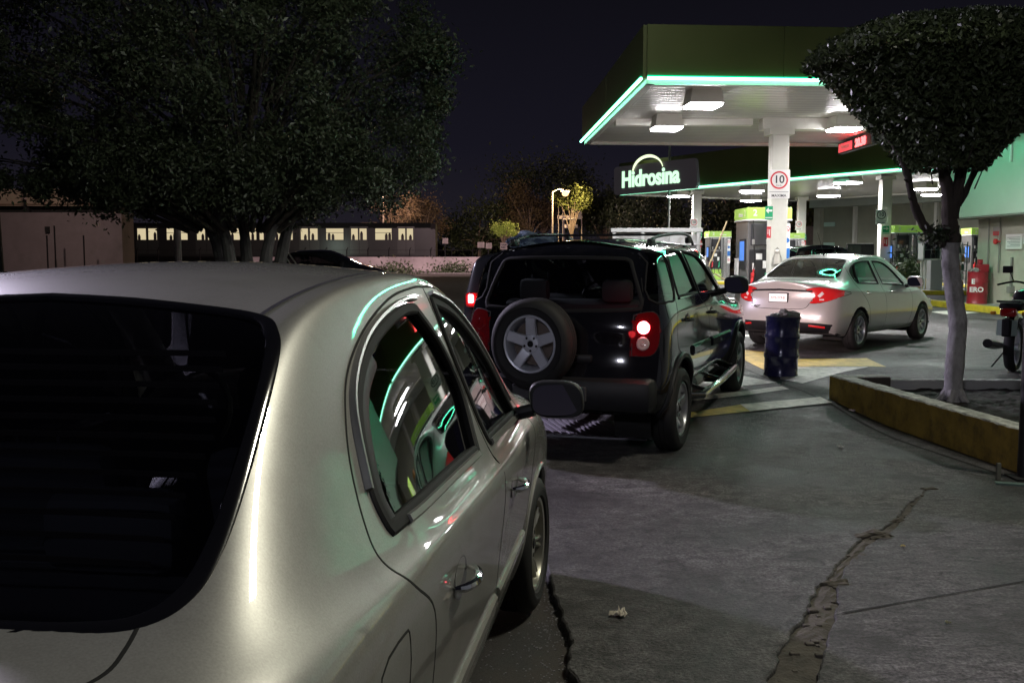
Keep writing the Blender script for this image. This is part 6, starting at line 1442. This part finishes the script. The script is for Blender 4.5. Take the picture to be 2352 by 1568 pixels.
# small boards along the avenue
for i, (u0,u1,y0,y1,t_,lab) in enumerate(((1097,1113,556,569,'', 'left of the two pale boards before the off-roader roof'),(1116,1130,558,571,'','second small pale board, narrower, left of the lettered board'),(1149,1165,558,573,'NAM\nRMC','small pale lettered board left of the off-roader roof'),(1174,1183,557,567,'','tiny tan board right of the lettered board'),(985,994,565,590,'','narrow upright pale board at the train end'),(1017,1030,547,560,'','square pale board right of the train'))):
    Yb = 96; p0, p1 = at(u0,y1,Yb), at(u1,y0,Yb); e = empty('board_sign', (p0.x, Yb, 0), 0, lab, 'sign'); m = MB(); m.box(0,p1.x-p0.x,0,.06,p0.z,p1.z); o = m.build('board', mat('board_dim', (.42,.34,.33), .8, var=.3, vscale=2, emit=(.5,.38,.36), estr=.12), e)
    m = MB(); m.box(.2,.28,.07,.14,0,p1.z); m.build('support', mat('dark_pole'), e)
    if t_: text_obj('lettering', t_, .26, print_dark, o, face_mat(((p1.x-p0.x)/2,-.01,(p0.z+p1.z)/2), (1,0,0), (0,0,1)), .003, bold=.008)
# trees beyond the avenue
def far_tree(u, y, Y, rx, rz_, n, leaf, mt, label, z0=None, seed=0, bare=False):
    c = at(u, y, Y); e = empty('avenue_tree', (c.x, Y, 0), 0, label, 'tree', 'trees beyond the avenue'); r4 = random.Random(seed+u)
    cl = [(r4.uniform(-.8,.8)*rx, r4.uniform(-.8,.8)*rx*.8, c.z+r4.uniform(-.8,.8)*rz_, r4.uniform(.25,.5)*rx) for _ in range(26)]
    cl = [q for q in cl if (q[0]/rx)**2+((q[2]-c.z)/rz_)**2 < .85] or cl
    m = MB(); limb(m, [(0,0,0),(.1,0,c.z*.4),(0,0,c.z)], max(.12, rx*.07), .05, 8, .05)
    for q in cl[:14]:
        m.tube([(0,0,c.z*.45),(q[0]*.5,q[1]*.5,(c.z*.5+q[2])/2+.4),(q[0],q[1],q[2])], [.10,.06,.025], 5)
        if bare:
            for k in range(16): v = Vector((rng.gauss(0,1),rng.gauss(0,1),rng.gauss(-.2,1)))*rx*.28; p = Vector(q[:3]); m.tube([p, p+v*.6+Vector((0,0,.1)), p+v], [.03,.02,.008], 3)
    m.build('trunk', mat('far_bark', (.26,.20,.15), .9), e)
    def fn():
        q = cl[r4.randrange(len(cl))]; return (q[0]+r4.gauss(0,.5)*q[3], q[1]+r4.gauss(0,.5)*q[3], q[2]+r4.gauss(0,.42)*q[3])
    leaves('crown', n, fn, leaf, mt, e, u)
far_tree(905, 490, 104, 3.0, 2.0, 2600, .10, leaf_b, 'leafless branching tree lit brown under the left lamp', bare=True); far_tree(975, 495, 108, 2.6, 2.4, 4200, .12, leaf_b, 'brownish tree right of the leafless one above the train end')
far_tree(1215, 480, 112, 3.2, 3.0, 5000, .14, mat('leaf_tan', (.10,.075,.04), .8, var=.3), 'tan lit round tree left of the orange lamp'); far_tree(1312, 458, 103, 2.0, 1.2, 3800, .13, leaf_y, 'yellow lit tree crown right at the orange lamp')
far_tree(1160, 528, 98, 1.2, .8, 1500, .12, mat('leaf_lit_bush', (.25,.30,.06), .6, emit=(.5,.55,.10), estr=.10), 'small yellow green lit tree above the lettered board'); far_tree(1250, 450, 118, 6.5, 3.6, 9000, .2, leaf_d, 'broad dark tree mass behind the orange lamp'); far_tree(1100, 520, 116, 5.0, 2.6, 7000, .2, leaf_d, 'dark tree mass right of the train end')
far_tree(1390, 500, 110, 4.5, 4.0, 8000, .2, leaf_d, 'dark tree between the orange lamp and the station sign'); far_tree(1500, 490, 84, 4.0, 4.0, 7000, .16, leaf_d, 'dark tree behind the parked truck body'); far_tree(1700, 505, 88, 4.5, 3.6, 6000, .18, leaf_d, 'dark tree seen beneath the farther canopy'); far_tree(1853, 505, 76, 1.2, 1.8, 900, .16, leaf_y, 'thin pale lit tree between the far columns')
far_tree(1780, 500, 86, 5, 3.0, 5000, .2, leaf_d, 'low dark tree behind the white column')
far_tree(60, 560, 110, 5, 3.5, 3000, .25, leaf_d, 'dark tree far behind the pale building')
V = []; F = []; nb = 90
for i in range(nb+1):
    x = -110+260*i/nb; h = 3.4+1.6*math.sin(i*.7)+1.2*math.sin(i*1.9)+rng.uniform(-.4,.4); V += [(x, 150, -1), (x, 150, h), (x, 162, h-.5), (x, 165, -1)]
for i in range(nb):
    for k in range(3): q = i*4+k; F.append((q, q+4, q+5, q+1))
m = MB(); m.add(V, F); o = m.build('distant_treeline', mat('treeline', (.012,.013,.012), .95, var=.4, vscale=.5)); o['kind'] = 'stuff'
# verge shrubs by the barrier
for i, (u, Yv, lab) in enumerate(((1040//1, 74, 'low dark verge bush before the barrier, right'), (905, 70, 'low dark verge bush before the barrier, left'))):
    c = at(u, 611, Yv); shrub('verge_shrub', (c.x, c.y, .0), (1.6,.8,.8), 900, .12, leaf_d, lab)
# mast wire and far cones

# ------------------------------------------------------------------ other vehicles
def plain_car(kind, net, loc, rz, sc, label, paint, cat='car', lit=False, spare=False, wb=2.62, height=1.6, glassm=None, head=False):
    e = empty(kind, loc, rz, label, cat); e.scale = sc; sh = CarShell(net, 7); suv = height > 1.55; side = lambda c: c[:,0] > .42; zb = 1.16 if suv else 1.0
    sp = smooth_poly([(-2.75,zb+.30),(-2.9 if suv else -2.62,zb+.04),(-.9 if suv else -.62,zb-.01),(-1.45,zb+.28),(-1.75,zb+.35),(-2.5,zb+.34)], 4, (1,2))
    sh.cut('sw', sp, 'side', side); yr = -2.6 if suv else -2.2; z0, z1 = (1.12,1.50) if suv else (1.13,1.40)
    rg = smooth_poly([(0,z1),(.40,z1-.01),(.54,z1-.06),(.62,z0+.06),(.56,z0),(0,z0),(-.2,z0),(-.2,z1)], 4, (0,5,6,7)); sh.cut('rg', rg, 'rear', lambda c: (c[:,1] < yr) & (c[:,1] > -3.2))
    ws = [(0,1.1),(.6,1.08),(.56,1.40),(0,1.46),(-.2,1.46),(-.2,1.1)]; sh.cut('ws', ws, 'front', lambda c: (c[:,1] > -1.6) & (c[:,0] < .72))
    for wy in (0, -wb): sh.remove_circle(wy, .325, .38, .5)
    sh.panel('body', 'body', paint, e); gm = glassm or glass_mid
    for sg in (1,-1): sh.panel('sw', 'side_window', gm, e, sg, .008); sh.strip(sp, .03, 0, .006, 'window_seal', rubber, e, 'side', sg, True, 1)
    sh.panel('rg', 'rear_window', gm, e, 0, .006); sh.panel('ws', 'windshield', gm, e, 0, .006)
    for sg in (1,-1):
        m = MB(); m.rbox(sg*.70-.09, sg*.70+.09, -3.16 if suv else -3.5, -3.0 if suv else -3.3, .84, 1.04, .04); m.build('tail_lamp', red_lens2 if lit else red_lens, e)
        m = MB(); m.rbox(sg*.60-.13, sg*.60+.13, .48, .76, .60 if not suv else .74, .72 if not suv else .88, .04); m.build('headlight', emis('head_on', (.95,.9,1), 4) if head else clear_lens, e)
        for wy in (0,-wb): make_wheel('wheel', e, (sg*.78, wy, .325), sg, .325, .205, .2, 5, 'five')
        mirror(e, (sg*.98, -.85 if suv else -.6, zb+.03), sg, 1.1, rubber)
    arches(e, (0,-wb), .37, .72, .3, .33); sweep_floor(e, .78, -3.0, .6, .3, .03)
    seat(e, .38, -1.6, .4); seat(e, -.38, -1.6, .4)
    return e
hd = R(-14); fx = (math.sin(-hd), math.cos(-hd)); cx, cy = -.60, 12.4
lc = plain_car('dark_car', suv_net(), (cx+.78*math.cos(hd)+3.1*fx[0], cy+.78*math.sin(hd)+3.1*fx[1], .09), hd, (.95,1,.90), 'dark car with glowing red tail light mostly hidden left of the off-roader', paint_dark, lit=True)
m = MB(); m.rbox(-.735,-.665,-3.20,-3.17,.90,1.02,.02); m.build('lit_brake_light', mat('brake_glow'), lc)
plain_car('dark_suv', suv_net(), ((1897-1176)/2287*29.5+.15, 32.8, .09), R(-3), (1,1,1.03), 'dark people carrier at the pumps beyond the pearl white sedan roof', paint_dark, height=1.65)
m = MB(); m.rbox(0,.85,-.03,.03,0,1.05,.03); o = m.build('open_door_panel', paint_dark); dsp = (1956-1176)/2287*30; o.location = (dsp, 30.6, .75); tagd(o, 'dark open door panel right of the people carrier', 'car door') 
plain_car('parked_car', compact_net(), ((858-1176)/2287*33-.3, 33, .14), R(-90), (1,1,1.0), 'black car passing on the avenue with its headlight lit, behind the silver roof', paint_dark, wb=2.64, height=1.49, head=True, glassm=glass_dark)
# lorry with a grey slatted body
lt = empty('truck', (3.55,24.6,gz(24)), R(-4), 'grey stake sided truck body seen over the off-roader roof, before dispenser 2', 'truck'); tg = mat('galvanised_grey', (.30,.31,.31), .6, .3, bump=.3, bscale=14, var=.25, vscale=3, dirt=(.12,.09,.07), dirt_amt=.6, dscale=4)
m = MB(); m.box(-1.05,1.05,0,4.2,.75,.82); m.build('bed', tg, lt)
for i in range(3): m = MB(); x = -1.05+.70*i; m.box(x+.02,x+.68,.0,.025,.83,1.88); m.build('tail_panel', tg, lt)
for x in (-1.05,-.35,.35,1.0): m = MB(); m.rbox(x-.03,x+.05,-.05,-.002,.70,1.98,.008); m.build('stake', mat('stake_steel', (.38,.39,.39), .5, .4), lt)
for z in (1.94,1.62,.86): m = MB(); m.rbox(-1.12,1.12,-.075,.03,z,z+(.10 if z > 1.9 else .05),.01); m.build('rail', mat('stake_steel'), lt)
for sg in (-1,1): m = MB(); m.box(sg*1.06-.02,sg*1.06+.02,.03,4.2,.83,1.9); m.build('side_board', tg, lt)
m = MB(); m.rbox(-.95,.95,4.4,5.9,.55,2.0,.12); m.build('cab', mat('cab_white', (.45,.45,.43), .4), lt)
m = MB(); m.rbox(-1.0,-.7,-.08,.0,.55,.68,.02); m.rbox(.7,1.0,-.08,.0,.55,.68,.02); m.build('tail_lamp', red_lens, lt)
for sg in (-1,1):
    for y in (1.0,4.9): make_wheel('wheel', lt, (sg*.85,y,.38), sg, .38, .22, .24, 6, 'multi')
m = MB(); a, b_ = dp(1670,508,22.6), dp(1612,650,22.6); m.tube([a, b_], .018, 6); tagd(m.build('pole_brace', mat('wood_brace', (.35,.28,.16), .8)), 'slanting wooden pole between truck body and dispenser 2', 'pole')
m = MB(); a, b_ = dp(1642,628,22.5), dp(1668,645,22.5); m.tube([a, b_], .018, 6); tagd(m.build('broom_handle', mat('wood_brace')), 'short crossing stick below the slanting pole', 'pole')
# tarpaulin bundle on the off-roader's roof rack
q = dp(1214, 551, 9.6); bag('roof_bundle', (q.x+.02, q.y, q.z-.02), (.22,.16,.085), 'small blue grey bundle seen over the left end of the off-roader roof', mat('blue_tarp', (.14,.20,.28), .7, bump=.4), 9)

# motorcycle at the right edge
mc = empty('motorcycle', ((2338-1176)/2287*11.9, 11.95, .09), R(-38), 'dark motorcycle parked beyond the planter, cut by the right edge', 'motorcycle')
blk = mat('moto_black', (.015,.015,.017), .25, coat=.8)
def mwheel(y, nm):
    e = bpy.data.objects.new(nm, None); COL.objects.link(e); e.parent = mc; e.location = (0,y,.30)
    t = MB(); t.lathe([(.23,-.05),(.27,-.06),(.295,-.03),(.30,0),(.295,.03),(.27,.06),(.23,.05)], axis='x', n=36, close=True); t.build('tyre', tyre_m, e, smooth=True)
    r = MB(); r.lathe([(.235,-.04),(.225,0),(.235,.04),(.215,.03),(.215,-.03)], axis='x', n=36, close=True)
    for k in range(6): a = k*math.pi/3; r.tube([(0,.03*math.cos(a),.03*math.sin(a)),(0,.22*math.cos(a+.15),.22*math.sin(a+.15))], .012, 5)
    r.lathe([(0,-.06),(.04,-.06),(.04,.06),(0,.06)], axis='x', n=14); r.build('rim', alloy, e, smooth=True); return e
mwheel(0, 'wheel'); mwheel(1.28, 'wheel')
m = MB(); m.tube(smooth_line([(0,-.36,.50),(0,-.28,.60),(0,-.1,.66),(0,.1,.64)], 4), [.07]*13, 8); m.build('rear_mudguard', blk, mc, smooth=True)
m = MB(); m.tube(smooth_line([(0,1.05,.56),(0,1.25,.64),(0,1.5,.54)], 4), .05, 8); m.build('front_mudguard', blk, mc, smooth=True)
m = MB(); m.rbox(-.13,.13,-.30,.50,.74,.85,.05); m.build('seat', rubber, mc, smooth=True); m = MB(); m.rbox(-.15,.15,.45,.92,.72,.98,.10); m.build('fuel_tank', blk, mc, smooth=True)
m = MB(); m.rbox(-.15,.15,.35,.80,.25,.66,.08); m.build('engine', mat('engine_grey', (.2,.2,.2), .4, .7), mc, smooth=True)
m = MB(); m.tube([(-.12,-.38,.86),(-.15,-.1,.84),(-.12,.3,.80)], .012, 6); m.tube([(.12,-.38,.86),(.15,-.1,.84),(.12,.3,.80)], .012, 6); m.tube([(-.12,-.38,.86),(.12,-.38,.86)], .012, 6); m.build('grab_rail', mat('polished_tube'), mc, smooth=True)
m = MB(); m.rbox(-.09,.09,-.40,-.28,.68,.78,.03); m.build('tail_lamp', red_lens, mc, smooth=True)
m = MB(); m.box(-.11,.11,-.475,-.465,.40,.58); pt = m.build('licence_plate', mat('moto_plate', (.35,.45,.40), .5), mc); pt.rotation_euler.x = R(-8); m = MB(); m.rbox(-.05,.05,-.46,-.36,.45,.66,.02); m.build('plate_bracket', rubber, mc)
m = MB(); m.tube([(-.20,-.42,.36),(-.20,-.1,.32),(-.17,.35,.28),(-.12,.7,.3)], [.055,.055,.03,.02], 10); m.build('exhaust', mat('exhaust_black', (.04,.04,.04), .3, .6), mc, smooth=True)
for sg in (-1,1): m = MB(); m.tube([(sg*.09,1.28,.30),(sg*.09,1.02,.95)], .022, 8); m.build('fork', chrome, mc, smooth=True)
m = MB(); m.tube(smooth_line([(-.38,.82,1.02),(-.2,.98,1.06),(0,1.0,1.02),(.2,.98,1.06),(.38,.82,1.02)], 4), .013, 8); m.build('handlebar', rubber, mc, smooth=True)
m = MB(); m.lathe([(0,0),(.08,.0),(.09,.06),(.05,.12)], (0,1.06,.92), 'y', 16); m.build('headlight', clear_lens, mc, smooth=True)
for sg in (-1,1): m = MB(); m.tube([(sg*.2,.9,1.05),(sg*.26,.88,1.2)], .006, 6); m.rbox(sg*.28-.06,sg*.28+.06,.87,.89,1.17,1.26,.01); m.build('mirror', rubber, mc)
for sg in (-1,1): m = MB(); m.rbox(sg*.17-.03, sg*.17+.03,-.36,-.30,.70,.74,.012); m.build('indicator', mat('amber', (.6,.25,.02), .3), mc)
m = MB(); m.tube([(-.1,.3,.3),(-.28,.2,.02)], .01, 6); m.build('side_stand', rubber, mc)
